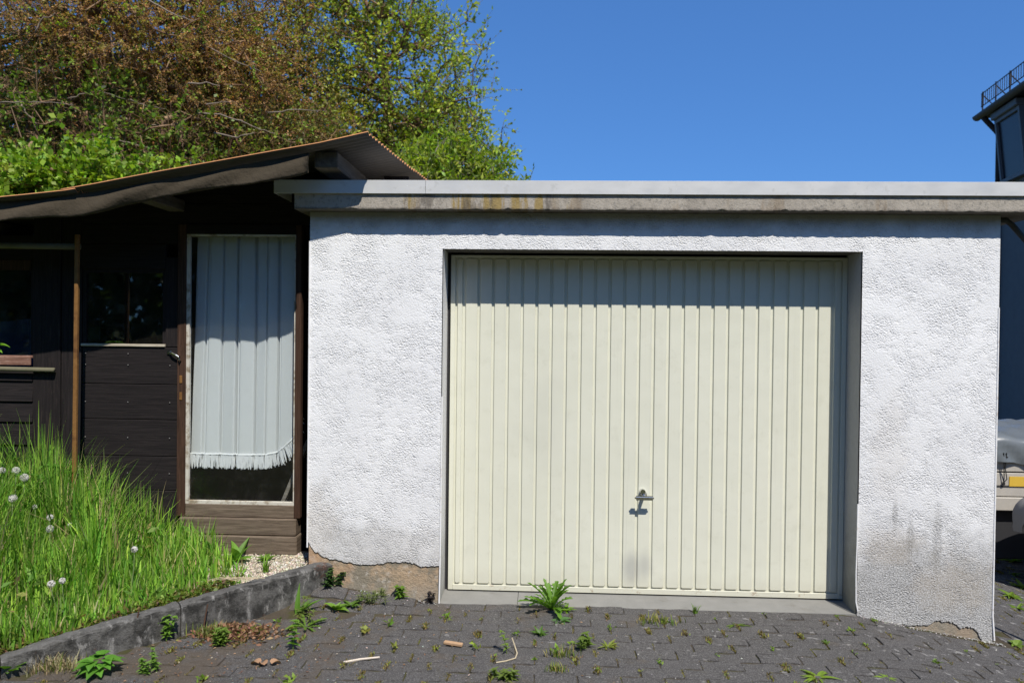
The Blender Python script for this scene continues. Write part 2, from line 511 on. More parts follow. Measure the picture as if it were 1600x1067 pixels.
class G:
    """collects geometry in world coordinates"""
    def __init__(s):
        s.v, s.f, s.mi, s.c = [], [], [], []

    def add(s, vs, fs, mi=0):
        o = len(s.v)
        s.v += [tuple(p) for p in vs]
        s.f += [tuple(o + i for i in f) for f in fs]
        s.mi += [mi] * len(fs)
        return s

    def bm(s, bm, mi=0, mat=None):
        if mat is not None:
            bmesh.ops.transform(bm, matrix=mat, verts=bm.verts)
        bm.verts.index_update()
        s.add([v.co[:] for v in bm.verts], [[v.index for v in f.verts] for f in bm.faces], mi)
        bm.free()
        return s

    def box(s, x0, x1, y0, y1, z0, z1, bev=0., mi=0, rot=None, seg=1):
        bm = bmesh.new()
        bmesh.ops.create_cube(bm, size=1)
        c = Vector(((x0 + x1) / 2, (y0 + y1) / 2, (z0 + z1) / 2))
        for v in bm.verts:
            v.co = Vector((v.co.x * (x1 - x0), v.co.y * (y1 - y0), v.co.z * (z1 - z0)))
        if bev:
            bmesh.ops.bevel(bm, geom=bm.edges[:], offset=bev, segments=seg, affect='EDGES')
        mt = Matrix.Translation(c)
        if rot is not None:
            mt = mt @ rot
        return s.bm(bm, mi, mt)

    def tube(s, pts, rad, n=6, mi=0, caps=True):
        pts = [Vector(p) for p in pts]
        rads = rad if isinstance(rad, (list, tuple)) else [rad] * len(pts)
        vs, fs = [], []
        t0 = (pts[1] - pts[0]).normalized()
        u = t0.orthogonal().normalized()
        for i, p in enumerate(pts):
            t = (pts[min(i + 1, len(pts) - 1)] - pts[max(i - 1, 0)]).normalized()
            u = (u - t * u.dot(t)).normalized()
            w = t.cross(u)
            for k in range(n):
                a = 2 * math.pi * k / n
                vs.append(p + (u * math.cos(a) + w * math.sin(a)) * rads[i])
        for i in range(len(pts) - 1):
            for k in range(n):
                a, b = i * n + k, i * n + (k + 1) % n
                fs.append((a, b, b + n, a + n))
        if caps:
            fs.append(tuple(range(n))[::-1])
            fs.append(tuple((len(pts) - 1) * n + k for k in range(n)))
        return s.add(vs, fs, mi)

    def prism(s, poly, y0, y1, mi=0):
        """polygon in x,z extruded along y"""
        bm = bmesh.new()
        vs = [bm.verts.new((x, y0, z)) for x, z in poly]
        f = bm.faces.new(vs)
        r = bmesh.ops.extrude_face_region(bm, geom=[f])
        for v in r['geom']:
            if isinstance(v, bmesh.types.BMVert):
                v.co.y = y1
        bmesh.ops.recalc_face_normals(bm, faces=bm.faces)
        bmesh.ops.triangulate(bm, faces=[q for q in bm.faces if len(q.verts) > 4])
        return s.bm(bm, mi)

    def mesh(s, name, base=(0, 0, 0), smooth=False):
        b = Vector(base)
        me = bpy.data.meshes.new(name)
        me.from_pydata([(p[0] - b.x, p[1] - b.y, p[2] - b.z) for p in s.v], [], s.f)
        me.polygons.foreach_set('material_index', s.mi)
        if smooth:
            me.polygons.foreach_set('use_smooth', [True] * len(s.f))
        me.update()
        return me

    def obj(s, name, mat, parent=None, base=None, smooth=False):
        b = BASE[parent] if parent is not None else Vector(base or (0, 0, 0))
        o = link(name, s.mesh(name, b, smooth), mat, parent, b)
        if parent is None and base is not None:
            o.location = base
        return o

def np_mesh(name, V, F, mat, parent=None, col=None, base=None, smooth=False):
    """V (n,3) world, F (m,k)"""
    b = BASE[parent] if parent is not None else Vector(base or (0, 0, 0))
    V = np.asarray(V, np.float32) - np.array(b[:], np.float32)
    F = np.asarray(F, np.int32)
    me = bpy.data.meshes.new(name)
    me.vertices.add(len(V))
    me.vertices.foreach_set('co', V.ravel())
    k = F.shape[1]
    me.loops.add(F.size)
    me.loops.foreach_set('vertex_index', F.ravel())
    me.polygons.add(len(F))
    me.polygons.foreach_set('loop_start', np.arange(0, F.size, k, dtype=np.int32))
    if smooth:
        me.polygons.foreach_set('use_smooth', np.ones(len(F), bool))
    me.update(calc_edges=True)
    if col is not None:
        a = me.color_attributes.new('Col', 'FLOAT_COLOR', 'POINT')
        c = np.ones((len(V), 4), np.float32)
        c[:, :3] = col
        a.data.foreach_set('color', c.ravel())
    me.validate()
    o = link(name, me, mat, parent, b)
    if parent is None and base is not None:
        o.location = base
    return o

def sstep(a, b, x):
    t = np.clip((np.asarray(x, float) - a) / (b - a), 0, 1)
    return t * t * (3 - 2 * t)

def gz(x, y):
    """height of the drive"""
    x = np.asarray(x, float)
    y = np.asarray(y, float)
    z = -.012 + 0 * x
    z = z + .15 * np.clip(-x, 0, .72) * sstep(-.3, .05, y) + .02 * sstep(-.7, -.9, -(-x)) * 0
    z = z - .165 * np.clip(x - 2.3, 0, 2.2) * (sstep(2.3, 2.7, x) * .5 + .5)
    return z

KA, KB = np.array([-.665, 0.0]), np.array([-1.86, -1.11])
KD = (KB - KA) / np.linalg.norm(KB - KA)
KN = np.array([KD[1], -KD[0]])       # points to the grass side
if KN[0] > 0:
    KN = -KN

def kerb_side(x, y):
    """>0 on the grass side of the kerb's front face"""
    return (np.asarray(x) - KA[0]) * KN[0] + (np.asarray(y) - KA[1]) * KN[1]

def bank_z(x, y):
    return np.interp(np.asarray(y, float), [-2.5, -1.1, -.5, 0., .2, 3], [-.02, .035, .115, .17, .19, .2])

# ------------------------------------------------------------------ ground
def build_ground():
    ax = lambda lo, hi, st, far: np.r_[-far, -120, -60, -30, -18, np.arange(lo, hi, st), 18, 30, 60, 120, far]
    xs = ax(-12, 12.1, .5, 700)
    ys = ax(-12, 12.1, .5, 700)
    X, Y = np.meshgrid(xs, ys)
    Z = gz(X, Y) - .11
    Z = np.where((X < -.9) & (Y > .15), .08, Z)
    n, k = len(xs), len(ys)
    idx = np.arange(n * k).reshape(k, n)
    F = np.stack([idx[:-1, :-1], idx[:-1, 1:], idx[1:, 1:], idx[1:, :-1]], -1).reshape(-1, 4)
    struct(np_mesh('ground', np.stack([X, Y, Z], -1).reshape(-1, 3), F, 'meadow'))
    # soil behind the kerb
    ts = np.linspace(-.04, 1.9, 30)
    ws = np.linspace(.06, 4.2, 30)
    T, W = np.meshgrid(ts, ws)
    L = np.linalg.norm(KB - KA)
    X = KA[0] + KD[0] * T * L + KN[0] * W
    Y = KA[1] + KD[1] * T * L + KN[1] * W
    Z = bank_z(X, Y) + .012 * np.sin(X * 9) * np.cos(Y * 7)
    X = np.minimum(X, -.81)
    idx = np.arange(X.size).reshape(X.shape)
    F = np.stack([idx[:-1, :-1], idx[:-1, 1:], idx[1:, 1:], idx[1:, :-1]], -1).reshape(-1, 4)[:, ::-1]
    struct(np_mesh('bank', np.stack([X, Y, Z], -1).reshape(-1, 3), F, 'soil', smooth=True))

def paver_mesh(k):
    r = random.Random(50 + k)
    bm = bmesh.new()
    hx, hy = .0975, .0475
    z = .006
    out = [(-hx, -hy), (-hx * .33, -hy - z), (hx * .33, -hy + z), (hx, -hy), (hx + .002, 0), (hx, hy), (hx * .33, hy + z), (-hx * .33, hy - z), (-hx, hy), (-hx + .002, 0)]
    out = [(x + r.uniform(-.0015, .0015), y + r.uniform(-.0015, .0015)) for x, y in out]
    top = [bm.verts.new((x * .975, y * .955, .0)) for x, y in out]
    mid = [bm.verts.new((x, y, -.0025)) for x, y in out]
    bot = [bm.verts.new((x, y, -.06)) for x, y in out]
    bm.faces.new(top)
    n = len(out)
    for a, b in ((mid, top), (bot, mid)):
        for i in range(n):
            bm.faces.new((a[i], a[(i + 1) % n], b[(i + 1) % n], b[i]))
    me = bpy.data.meshes.new('paver')
    bm.to_mesh(me)
    bm.free()
    me.materials.append(MAT['paver'])
    return me

PAVER_ENDS = []

def build_pavement():
    # bed that shows in the joints
    xs = np.arange(-3.0, 7.01, .1)
    ys = np.arange(-2.4, 6.01, .1)
    X, Y = np.meshgrid(xs, ys)
    Z = gz(X, Y) - .0055
    inside = (X > -.85) & (X < 3.15) & (Y > .12)
    keep_side = kerb_side(X, Y) < .12
    idx = np.arange(X.size).reshape(X.shape)
    F = np.stack([idx[:-1, :-1], idx[:-1, 1:], idx[1:, 1:], idx[1:, :-1]], -1).reshape(-1, 4)
    ok = (~inside & keep_side).ravel()
    F = F[ok[F].all(1)]
    bed = struct(np_mesh('pavement', np.stack([X, Y, Z], -1).reshape(-1, 3), F, 'joint', smooth=True))
    spots = []
    for j in range(-22, 60):
        y = -.052 + j * .1
        for i in range(-16, 36):
            x = -.05 + i * .2 + (.1 if j % 2 else 0)
            if kerb_side(x - .02, y + .02) > .035 and y < .2:
                continue
            if x < 3.26 and y > .0:
                if not (x < -.02 and y < .0):
                    continue
            if x > 6.5 or x < -2.6 or y < -2.2:
                continue
            spots.append((x, y))
    cx, cy = .576, -4.46

    def seen(p):
        d = p[1] - cy
        u = (p[0] - cx) / d
        vis = (-.70 < u + .0415 < .70 + .02) and d > 3.35 - (.0 if p[0] < 1.5 else .0)
        # behind the garage's right corner only the strip that shows
        if p[1] > .0 and u < .575:
            vis = False
        return vis
    near = sorted([p for p in spots if seen(p)], key=lambda p: (p[0] - cx) ** 2 + (p[1] - cy) ** 2)[:298]
    ns = set(near)
    meshes = [paver_mesh(k) for k in range(6)]
    rest = G()
    for p in spots:
        x, y = p[0] + random.uniform(-.003, .003), p[1] + random.uniform(-.003, .003)
        y += .012 * math.sin(x * 1.7) - .02 * sstep(1.5, 3.5, x) * (x - 1.5)
        z = float(gz(x, y)) + random.uniform(-.003, .003)
        dx = float(gz(x + .08, y) - gz(x - .08, y)) / .16
        dy = float(gz(x, y + .05) - gz(x, y - .05)) / .1
        rot = (math.atan(dy) + random.uniform(-.02, .02), -math.atan(dx) + random.uniform(-.015, .015), random.uniform(-.012, .012))
        me = random.choice(meshes)
        PAVER_ENDS.append((x + .1, y, z))
        if p in ns:
            o = link('paver', me, None, bed)
            o.location = (x, y, z)
            o.rotation_euler = rot
        else:
            mt = Matrix.Translation((x, y, z)) @ Matrix(__import__('mathutils').Euler(rot).to_matrix().to_4x4())
            rest.add([mt @ v.co for v in me.vertices], [tuple(f.vertices) for f in me.polygons])
    o = rest.obj('pavers', 'paver', bed)
    o['kind'] = 'stuff'
    return bed

def build_kerb():
    root = empty('concrete_kerb', (KA[0], KA[1], 0), 'low dark concrete kerb wall holding back the long grass', 'kerb')
    L = float(np.linalg.norm(KB - KA))
    rngk = random.Random(3)
    tops = lambda t: float(np.interp(t, [-.1, 0, .2, .35, .48, .67, .85, 1., 1.3, 1.6], [.215, .212, .19, .172, .155, .135, .112, .075, .05, .03]))
    joints = [-.035, .52, 1.0, 1.55]
    for a, b in zip(joints[:-1], joints[1:]):
        g = G()
        n = 26
        vs, fs = [], []
        for i in range(n + 1):
            t = a + .002 + (b - a - .004) * i / n
            zt = tops(t)
            c = KA + KD * t * L
            prof = [(0.004, -.15), (0.0, zt - .018), (.006, zt - .006), (.016, zt - .001), (.045, zt + .001), (.072, zt - .003), (.080, zt - .014), (.082, -.1)]
            for k, (w, z) in enumerate(prof):
                jit = .0045 if 0 < k < 7 else .001
                p = c + KN * (w + rngk.uniform(-jit, jit))
                vs.append((p[0], p[1], z + (rngk.uniform(-.004, .004) if 0 < k < 7 else 0)))
        m = 8
        for i in range(n):
            for k in range(m - 1):
                fs.append((i * m + k, (i + 1) * m + k, (i + 1) * m + k + 1, i * m + k + 1))
        fs.append(tuple(range(m)))
        fs.append(tuple(n * m + k for k in range(m))[::-1])
        g.add(vs, fs)
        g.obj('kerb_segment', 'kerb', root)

# ------------------------------------------------------------------ garage
def jag(pts, n, amp, r):
    """jagged line through pts (x,z)"""
    out = []
    for (x0, z0), (x1, z1) in zip(pts[:-1], pts[1:]):
        for i in range(n):
            t = i / n
            out.append((x0 + (x1 - x0) * t + r.uniform(-amp, amp) * .4, z0 + (z1 - z0) * t + (r.uniform(-amp, amp) if i else 0)))
    out.append(pts[-1])
    return out

def build_garage():
    root = empty('garage', (1.17, 0, 0), 'white stucco garage with a cream ribbed up-and-over door', 'garage')
    r = random.Random(11)
    W0, W1, OX0, OX1, OZ, ST = -.803, 3.149, -.016, 2.382, 2.061, 2.272
    # masonry core, 9 mm behind the stucco
    G().box(W0 + .006, OX0 - .004, .0068, .26, -.3, ST).obj('mortar_base', 'mortar', root)
    G().box(OX1 + .004, W1 - .006, .0068, .26, -.5, ST).obj('mortar_base', 'mortar', root)
    # stucco skin
    g = G()
    def crumble(p):
        out = [p[0]]
        for a, b in zip(p[:-1], p[1:]):
            if abs(a[0] - b[0]) + abs(a[1] - b[1]) < .12 and a[1] < .4:
                for t in (.35, .7):
                    out.append((a[0] + (b[0] - a[0]) * t + r.uniform(-.002, .002), a[1] + (b[1] - a[1]) * t + r.uniform(-.0045, .0045)))
            out.append(b)
        return out
    left = [(W0, ST), (W0, .336)] + jag([(-.78, .30), (-.76, .275), (-.671, .229), (-.556, .217), (-.442, .204), (-.348, .214), (-.234, .228), (-.139, .204), (-.019, .207)], 4, .007, r) + [(OX0, .207), (OX0, OZ)]
    lint = [(OX1, OZ)]
    right = [(OX1, -.02), (2.46, -.045), (2.56, -.07)] + jag([(2.60, -.085), (2.66, -.066), (2.73, -.062), (2.80, -.058), (2.83, -.040), (2.90, -.038), (2.93, -.046), (2.965, -.075), (3.0, -.068), (3.04, -.074), (3.07, -.105), (3.095, -.15)], 4, .007, r) + [(3.11, -.20), (W1, -.20), (W1, ST)]
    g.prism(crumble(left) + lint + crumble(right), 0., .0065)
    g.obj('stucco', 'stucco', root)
    # reveals of the opening and side / back walls
    g = G()
    g.box(OX0 - .004, OX0, .0, .27, -.06, OZ + .004)
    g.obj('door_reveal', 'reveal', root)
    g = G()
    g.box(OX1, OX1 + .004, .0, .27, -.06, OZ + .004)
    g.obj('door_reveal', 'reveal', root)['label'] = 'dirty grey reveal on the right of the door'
    g = G()
    g.box(OX0, OX1, .003, .27, OZ, OZ + .02)
    g.obj('lintel_soffit', 'soffit', root)
    g = G()
    g.box(W1 - .22, W1 - .002, .262, 6.0, -.6, ST)
    g.box(W0 + .002, W0 + .22, .262, 6.0, -.2, ST)
    g.box(W0 + .22, W1 - .22, 5.75, 6.0, -.2, ST)
    g.box(OX0, OX1, .262, .27, OZ + .021, ST)
    g.obj('side_wall', 'stucco', root)
    g = G()
    g.box(W0 + .221, W1 - .221, .28, 5.74, -.25, -.03)
    g.obj('garage_floor', 'interior', root)
    # roof slab, chipped lower front edge
    g = G()
    n = 170
    x0, x1, y0, y1, z0, z1 = -.868, 3.40, -.09, 6.1, 2.273, 2.405
    vs, fs = [], []
    for i in range(n + 1):
        x = x0 + (x1 - x0) * i / n
        c1 = max(0, r.gauss(0, 1)) * .0022 + .002
        c2 = max(0, r.gauss(0, 1)) * .004 + .004
        vs += [(x, y1, z1), (x, y0, z1), (x, y0 + r.uniform(0, .0015), z0 + .05), (x, y0 + c1 * .5, z0 + c2), (x, y0 + c2, z0 + c1 * .4), (x, y1, z0)]
    for i in range(n):
        for k in range(6):
            fs.append((i * 6 + k, i * 6 + (k + 1) % 6, (i + 1) * 6 + (k + 1) % 6, (i + 1) * 6 + k))
    fs.append(tuple(range(6))[::-1])
    fs.append(tuple(n * 6 + k for k in range(6)))
    g.add(vs, fs)
    g.obj('roof_slab', 'slab', root)
    # metal edge trim
    for a, b in ((-.984, -.1095), (-.108, 3.46)):
        g = G()
        g.box(a, b, -.103, -.0995, 2.363, 2.439, .0008)
        g.box(a, b, -.099, .25, 2.4355, 2.438)
        g.box(a, b, -.099, -.0905, 2.363, 2.3655)
        if a < -.5:
            g.box(a, a + .003, -.099, .9, 2.363, 2.435)
        g.obj('roof_edge_trim', 'zinc', root)
    # corner beads
    g = G().tube([(W0 - .001, -.001, 2.1), (W0, -.002, 1.2), (W0 - .001, -.003, .30)], .0045, 5)
    g.obj('corner_bead', 'bead', root)
    g = G().tube([(OX0 + .001, -.001, 1.2), (OX0, -.0015, .6), (OX0 - .001, -.002, .22), (OX0 - .004, -.004, -.01)], .0045, 5)
    g.obj('corner_bead', 'bead', root)
    g = G().tube([(W1 - .001, .0, 1.75), (W1 - .001, .0, 1.0), (W1 - .002, .0, .4), (W1 - .003, -.001, .0), (W1 + .006, -.006, -.14)], .0055, 5)
    g.obj('corner_bead', 'bead', root)
    g = G().tube([(OX1, -.001, .62), (OX1 - .001, -.002, .40), (OX1 - .006, -.006, .22), (OX1 - .004, -.008, .06), (OX1 + .006, -.009, .01)], .0042, 5)
    g.obj('corner_bead', 'bead', root)['label'] = 'bent white bead at the foot of the right door jamb'
    # threshold
    for a, b in ((OX0, .437), (.440, OX1)):
        g = G()
        g.prism([(0, 0)] * 0 + [(a, -.15), (b, -.15), (b, -.013), (a, -.013)], .0, .30)
        for i, p in enumerate(g.v):
            if p[2] > -.1:
                g.v[i] = (p[0], p[1], -.013 + max(0, min(1, p[1] / .2)) * .012)
        g.obj('threshold_slab', 'threshold', root)
    # drain pipe under the roof on the right
    g = G().tube([(3.16, .12, 2.262), (3.24, .11, 2.262), (3.275, .11, 2.235), (3.36, .11, 2.14), (3.42, .11, 2.07), (3.44, .11, 1.95), (3.44, .11, -.24)], .017, 8)
    g.obj('drain_pipe', 'gutter_zinc', root, smooth=True)

    # ---- the up-and-over door
    g = G()
    g.box(.006, 2.381, .2105, .235, .004, 2.046)
    door = g.obj('garage_door', 'door', root)
    fr = G()
    fr.box(.006, .034, .2005, .2095, .004, 2.046, .0015)
    fr.box(2.353, 2.381, .2005, .2095, .004, 2.046, .0015)
    fr.box(.0345, 2.3525, .2005, .2095, .004, .036, .0015)
    fr.box(.0345, 2.3525, .2005, .2095, 2.032, 2.046, .0015)
    fr.obj('door_frame', 'door', door)
    dk = G()  # dark strips put in as the shade of the gap round the leaf
    dk.box(OX0 + .001, .0055, .2255, .26, -.012, OZ - .001)
    dk.box(2.3815, OX1 - .001, .2255, .26, -.012, OZ - .001)
    dk.box(OX0 + .001, OX1 - .001, .2355, .26, 2.04, OZ - .001)
    dk.obj('gap_shade_strip', 'house_dark', root)

    def panel_mesh(w):
        bm = bmesh.new()
        z0, z1, y0, y1, b, c = .044, 2.026, .2105, .2, .0035, .006
        hw = w / 2
        ring = lambda hw, za, zb, y, c: [bm.verts.new(p) for p in ((-hw + c, y, za), (hw - c, y, za), (hw, y, za + c), (hw, y, zb - c), (hw - c, y, zb), (-hw + c, y, zb), (-hw, y, zb - c), (-hw, y, za + c))]
        A = ring(hw, z0, z1, y0, c)
        B = ring(hw - b, z0 + b, z1 - b, y1, c)
        bm.faces.new(B)
        for i in range(8):
            bm.faces.new((A[i], A[(i + 1) % 8], B[(i + 1) % 8], B[i]))
        me = bpy.data.meshes.new('door_panel')
        bm.to_mesh(me)
        bm.free()
        me.materials.append(MAT['door'])
        return me
    pw = .0882
    full, l_, r_ = panel_mesh(pw - .014), panel_mesh(.033), panel_mesh(.038)
    b = BASE[door]
    for k in range(25):
        o = link('door_panel', full, None, door)
        o.location = (.086 + pw * (k + .5) + .0035 - b.x, -b.y, -b.z)
    for me, x in ((l_, .0625), (r_, 2.325)):
        o = link('door_panel', me, None, door)
        o.location = (x - b.x, -b.y, -b.z)
    # handle
    g = G()
    pl = bmesh.new()
    bmesh.ops.create_cone(pl, segments=16, radius1=.024, radius2=.022, depth=.006, cap_ends=True)
    g.bm(pl, 0, Matrix.Translation((1.187, .197, .607)) @ Matrix.Rotation(R(90), 4, 'X'))
    g.tube([(1.187, .195, .607), (1.187, .165, .607), (1.187, .143, .604)], [.013, .011, .009], 10)
    g.box(1.129, 1.243, .130, .148, .587, .613, .008, seg=3)
    g.obj('handle', 'chrome', door, smooth=False)
    g = G()
    pl = bmesh.new()
    bmesh.ops.create_cone(pl, segments=14, radius1=.018, radius2=.016, depth=.024, cap_ends=True)
    g.bm(pl, 0, Matrix.Translation((1.182, .187, .628)) @ Matrix.Rotation(R(90), 4, 'X'))
    g.obj('lock_cylinder', 'chrome', door)
    return root

# ------------------------------------------------------------------ shed
ROOFX = [-3.7, -2.444, -2.081, -1.9, -1.255, -.654, -.36]
ROOFZ = [2.20, 2.300, 2.334, 2.362, 2.476, 2.592, 2.660]

def roof_z(x):
    return float(np.interp(x, ROOFX, ROOFZ))

def build_shed():
    root = empty('garden_shed', (-1.8, .2, .2), 'dark brown timber shed with a sloping corrugated roof', 'shed')
    Y = .2
    r = random.Random(5)

    def board(x0, x1, z0, z1, y=Y, t=.024, mat='dark_boards', name='board', tilt=0.):
        c = Vector(((x0 + x1) / 2, y + t / 2, (z0 + z1) / 2))
        g = G().box(x0, x1, y, y + t, z0, z1, .003)
        if tilt:
            for i, p in enumerate(g.v):
                g.v[i] = (p[0], p[1] - tilt * (z1 - p[2]) / (z1 - z0), p[2])
        return g.obj(name, mat, root)
    # boards right of the post, below the window
    zs = [.17, .374, .574, .785, 1.012, 1.231, 1.463]
    for a, b in zip(zs[:-1], zs[1:]):
        board(-2.295, -1.690, a + .0015, b - .0015, Y + r.uniform(-.003, .003))
    board(-1.766, -1.690, 1.4645, 2.02, mat='dark_boards_upright', name='stile')
    board(-2.43, -2.302, .17, 2.33, Y + .004, mat='dark_boards_upright', name='upright_board')
    board(-2.606, -2.433, .17, 2.33, Y - .004, mat='dark_boards_upright', name='upright_board')
    for a, b in ((1.946, 2.10),):
        board(-2.299, -1.768, a, b)
    # gable boards above
    z = 2.224
    for k, (a, b) in enumerate(((2.224, 2.35), (2.352, 2.48), (2.482, 2.60))):
        xl = -2.30 if a < 2.3 else -1.86 if a < 2.4 else -1.18
        x1 = -.815 if b < 2.44 else -.45
        board(xl, -.815, a, min(b, 2.62), Y + .002 * k)
    board(-2.299, -1.690, 2.102, 2.222)
    board(-3.6, -2.433, 2.002, 2.15, Y + .002)
    # lapped boards on the left
    zl = [.15, .34, .52, .70, .845, .982, 1.078, 1.15, 1.238, 1.30]
    zl = [.15, .33, .51, .69, .84, .982, 1.11, 1.238, 1.302]
    for a, b in zip(zl[:-1], zl[1:]):
        board(-3.6, -2.61, a + .002, b, Y + .006, .02, tilt=.012)
    # side, back, floor, end
    g = G()
    g.box(-3.62, -3.58, .23, 2.6, .15, 2.14)
    g.prism([(-3.58, .15), (-.82, .15), (-.82, 2.56), (-1.255, 2.478), (-1.9, 2.365), (-2.081, 2.336), (-2.444, 2.30), (-3.58, 2.21)], 2.56, 2.6)
    g.box(-.86, -.82, .46, 2.56, .15, 2.52)
    g.obj('wall', 'interior', root)
    g = G()
    g.box(-3.58, -.91, .23, 2.56, .15, .19)
    g.obj('floor', 'interior', root)
    # boards standing on the garage roof under the high end
    for k in range(3):
        g = G().box(-.84 + k * .17, -.84 + k * .17 + .165, .62, .645, 2.445, roof_z(-.80 + k * .17) - .03, .003)
        g.obj('upright_board', 'dark_boards_upright', root)
    # narrow filler beside the garage wall
    g = G().box(-.898, -.812, .27, .295, .15, 2.25)
    g.obj('corner_filler', 'dark_boards_upright', root)

    # ---- roof: corrugated sheets
    def sheet(xa, xb, ya, yb, lift):
        vs, fs, mi = [], [], []
        xsn = [x for x in ROOFX if xa < x < xb]
        xs = [xa] + sorted(set(xsn + list(np.linspace(xa, xb, 7)[1:-1]))) + [xb]
        ny = int((yb - ya) / .0095)
        def zz(x, y):
            return roof_z(x) + lift + .008 * math.cos(2 * math.pi * (y + .32) / .056) + .006 * math.sin(x * 3.1 + y)
        for dz in (0., -.005):
            for x in xs:
                for j in range(ny + 1):
                    y = ya + (yb - ya) * j / ny
                    vs.append((x + (.085 * (y + .32) if x == xs[-1] and xb > -.5 else 0), y, zz(x, y) + dz))
        nx = len(xs)
        o = nx * (ny + 1)
        def I(i, j, b): return b * o + i * (ny + 1) + j
        g = G()
        top, bot, rim = [], [], []
        for i in range(nx - 1):
            for j in range(ny):
                top.append((I(i, j, 0), I(i + 1, j, 0), I(i + 1, j + 1, 0), I(i, j + 1, 0)))
                bot.append((I(i, j, 1), I(i, j + 1, 1), I(i + 1, j + 1, 1), I(i + 1, j, 1)))
        for i in range(nx - 1):
            rim += [(I(i, 0, 0), I(i, 0, 1), I(i + 1, 0, 1), I(i + 1, 0, 0)), (I(i, ny, 0), I(i + 1, ny, 0), I(i + 1, ny, 1), I(i, ny, 1))]
        for j in range(ny):
            rim += [(I(nx - 1, j, 0), I(nx - 1, j, 1), I(nx - 1, j + 1, 1), I(nx - 1, j + 1, 0)), (I(0, j, 0), I(0, j + 1, 0), I(0, j + 1, 1), I(0, j, 1))]
        g.add(vs, top, 0)
        g.f += bot
        g.mi += [1] * len(bot)
        g.f += rim
        g.mi += [0] * len(rim)
        g.obj('roof_sheet', ['roof_top', 'roof_under'], root, smooth=True)
    for ya, yb, l in ((-.32, .70, 0.), (.66, 1.70, .007), (1.66, 2.75, .014)):
        sheet(-2.10, -.391, ya, yb, l + .006)
        sheet(-3.75, -2.02, ya, yb, l - .002)
    # felt strip hanging below the front edge
    px = [-3.7, -2.46, -2.239, -1.984, -1.73, -1.263, -.942, -.76, -.728]
    pz = [2.07, 2.164, 2.187, 2.202, 2.267, 2.361, 2.393, 2.425, 2.437]
    n, m = 90, 8
    vs, fs = [], []
    for side in (0, 1):
        for i in range(n + 1):
            x = -3.7 + (2.972) * i / n
            zb = float(np.interp(x, px, pz)) + .004 * math.sin(x * 7) + .002 * math.sin(x * 31)
            zt = roof_z(x) - .022
            for k in range(m + 1):
                t = k / m
                z = zt + (zb - zt) * t
                y = -.275 - .014 * math.sin(t * math.pi * .8) + .014 * math.sin(x * 4.3 + t * 2) * t + .006 * math.sin(x * 13 + t * 5) + (.010 if side else 0)
                vs.append((x, y, z))
    o = (n + 1) * (m + 1)
    for i in range(n):
        for k in range(m):
            a = i * (m + 1) + k
            b = a + m + 1
            fs.append((a, a + 1, b + 1, b))
            fs.append((o + a, o + b, o + b + 1, o + a + 1))
    for i in range(n):
        a = i * (m + 1) + m
        b = a + m + 1
        fs.append((a, o + a, o + b, b))
    for i in (0, n):
        for k in range(m):
            a = i * (m + 1) + k
            fs.append((a, o + a, o + a + 1, a + 1))
    G().add(vs, fs).obj('felt_strip', 'felt', root, smooth=True)
    # purlins
    g = G().box(-.722, -.588, -.2, 2.6, 2.485, 2.578, .006)
    for i, p in enumerate(g.v):
        g.v[i] = (p[0], p[1], p[2] + (.02 if p[0] < -.65 else .028) * 0)
    g.obj('purlin', 'grey_beam', root)
    g = G().box(-1.75, -1.65, -.18, 2.6, 2.30, 2.372, .006)
    g.obj('purlin', 'grey_beam', root)
    g = G().box(-2.95, -2.85, -.18, 2.6, 2.16, 2.235, .006)
    g.obj('purlin', 'grey_beam', root)

    # ---- windows
    def window(x0, x1, z0, z1, glass, sill_mat, lintel=None, mull=None):
        f = G()
        w = .022
        f.box(x0, x0 + w, Y + .012, Y + .045, z0, z1)
        f.box(x1 - w, x1, Y + .012, Y + .045, z0, z1)
        f.box(x0 + w, x1 - w, Y + .012, Y + .045, z1 - w, z1)
        f.box(x0 + w, x1 - w, Y + .012, Y + .045, z0, z0 + w * .6)
        if mull:
            f.box(mull - .01, mull + .01, Y + .03, Y + .045, z0 + w * .6, z1 - w)
        win = f.obj('window', 'dark_boards_upright', root)
        G().box(x0 + w, x1 - w, Y + .022, Y + .026, z0 + w * .6, z1 - w).obj('pane', glass, win)
        G().box(x0 - .0, x1, Y - .008, Y + .0115, z0, z0 + .016, .002).obj('sill', sill_mat, win)
        if lintel:
            G().box(x0 + w, x1 - w, Y + .006, Y + .0115, z1 - .068, z1 - .004, .002).obj('lintel', lintel, win)
        return win
    window(-2.299, -1.768, 1.4645, 1.944, 'dusty_glass', 'pale_sill', None, -2.02)
    w = window(-3.55, -2.608, 1.385, 2.0, 'dusty_glass', 'red_sill', 'brown_frame')
    G().box(-3.55, -2.612, Y - .02, Y - .0085, 1.34, 1.395, .003).obj('sill', 'red_sill', w)
    g = G().tube([(-3.6, .17, 1.322), (-2.9, .17, 1.318), (-2.452, .17, 1.314)], .014, 8)
    g.obj('ledge_rail', 'mossy_pipe', root, smooth=True)

    # ---- door
    g = G()
    g.box(-1.686, -1.632, Y - .012, Y + .045, .42, 2.222, .003)
    door = g.obj('glass_door', 'brown_frame', root)
    G().box(-.949, -.912, Y - .012, Y + .045, .42, 2.222, .003).obj('door_stile', 'brown_frame', door)
    G().box(-1.631, -.950, Y - .010, Y + .045, 2.162, 2.222, .003).obj('top_rail', 'dark_boards', door)
    G().box(-1.631, -.950, Y - .010, Y + .045, .42, .498, .003).obj('bottom_rail', 'weathered_rail', door)
    p = G()
    p.box(-1.6315, -1.612, Y - .006, Y + .016, .519, 2.150)
    p.box(-.957, -.9505, Y - .006, Y + .016, .519, 2.150)
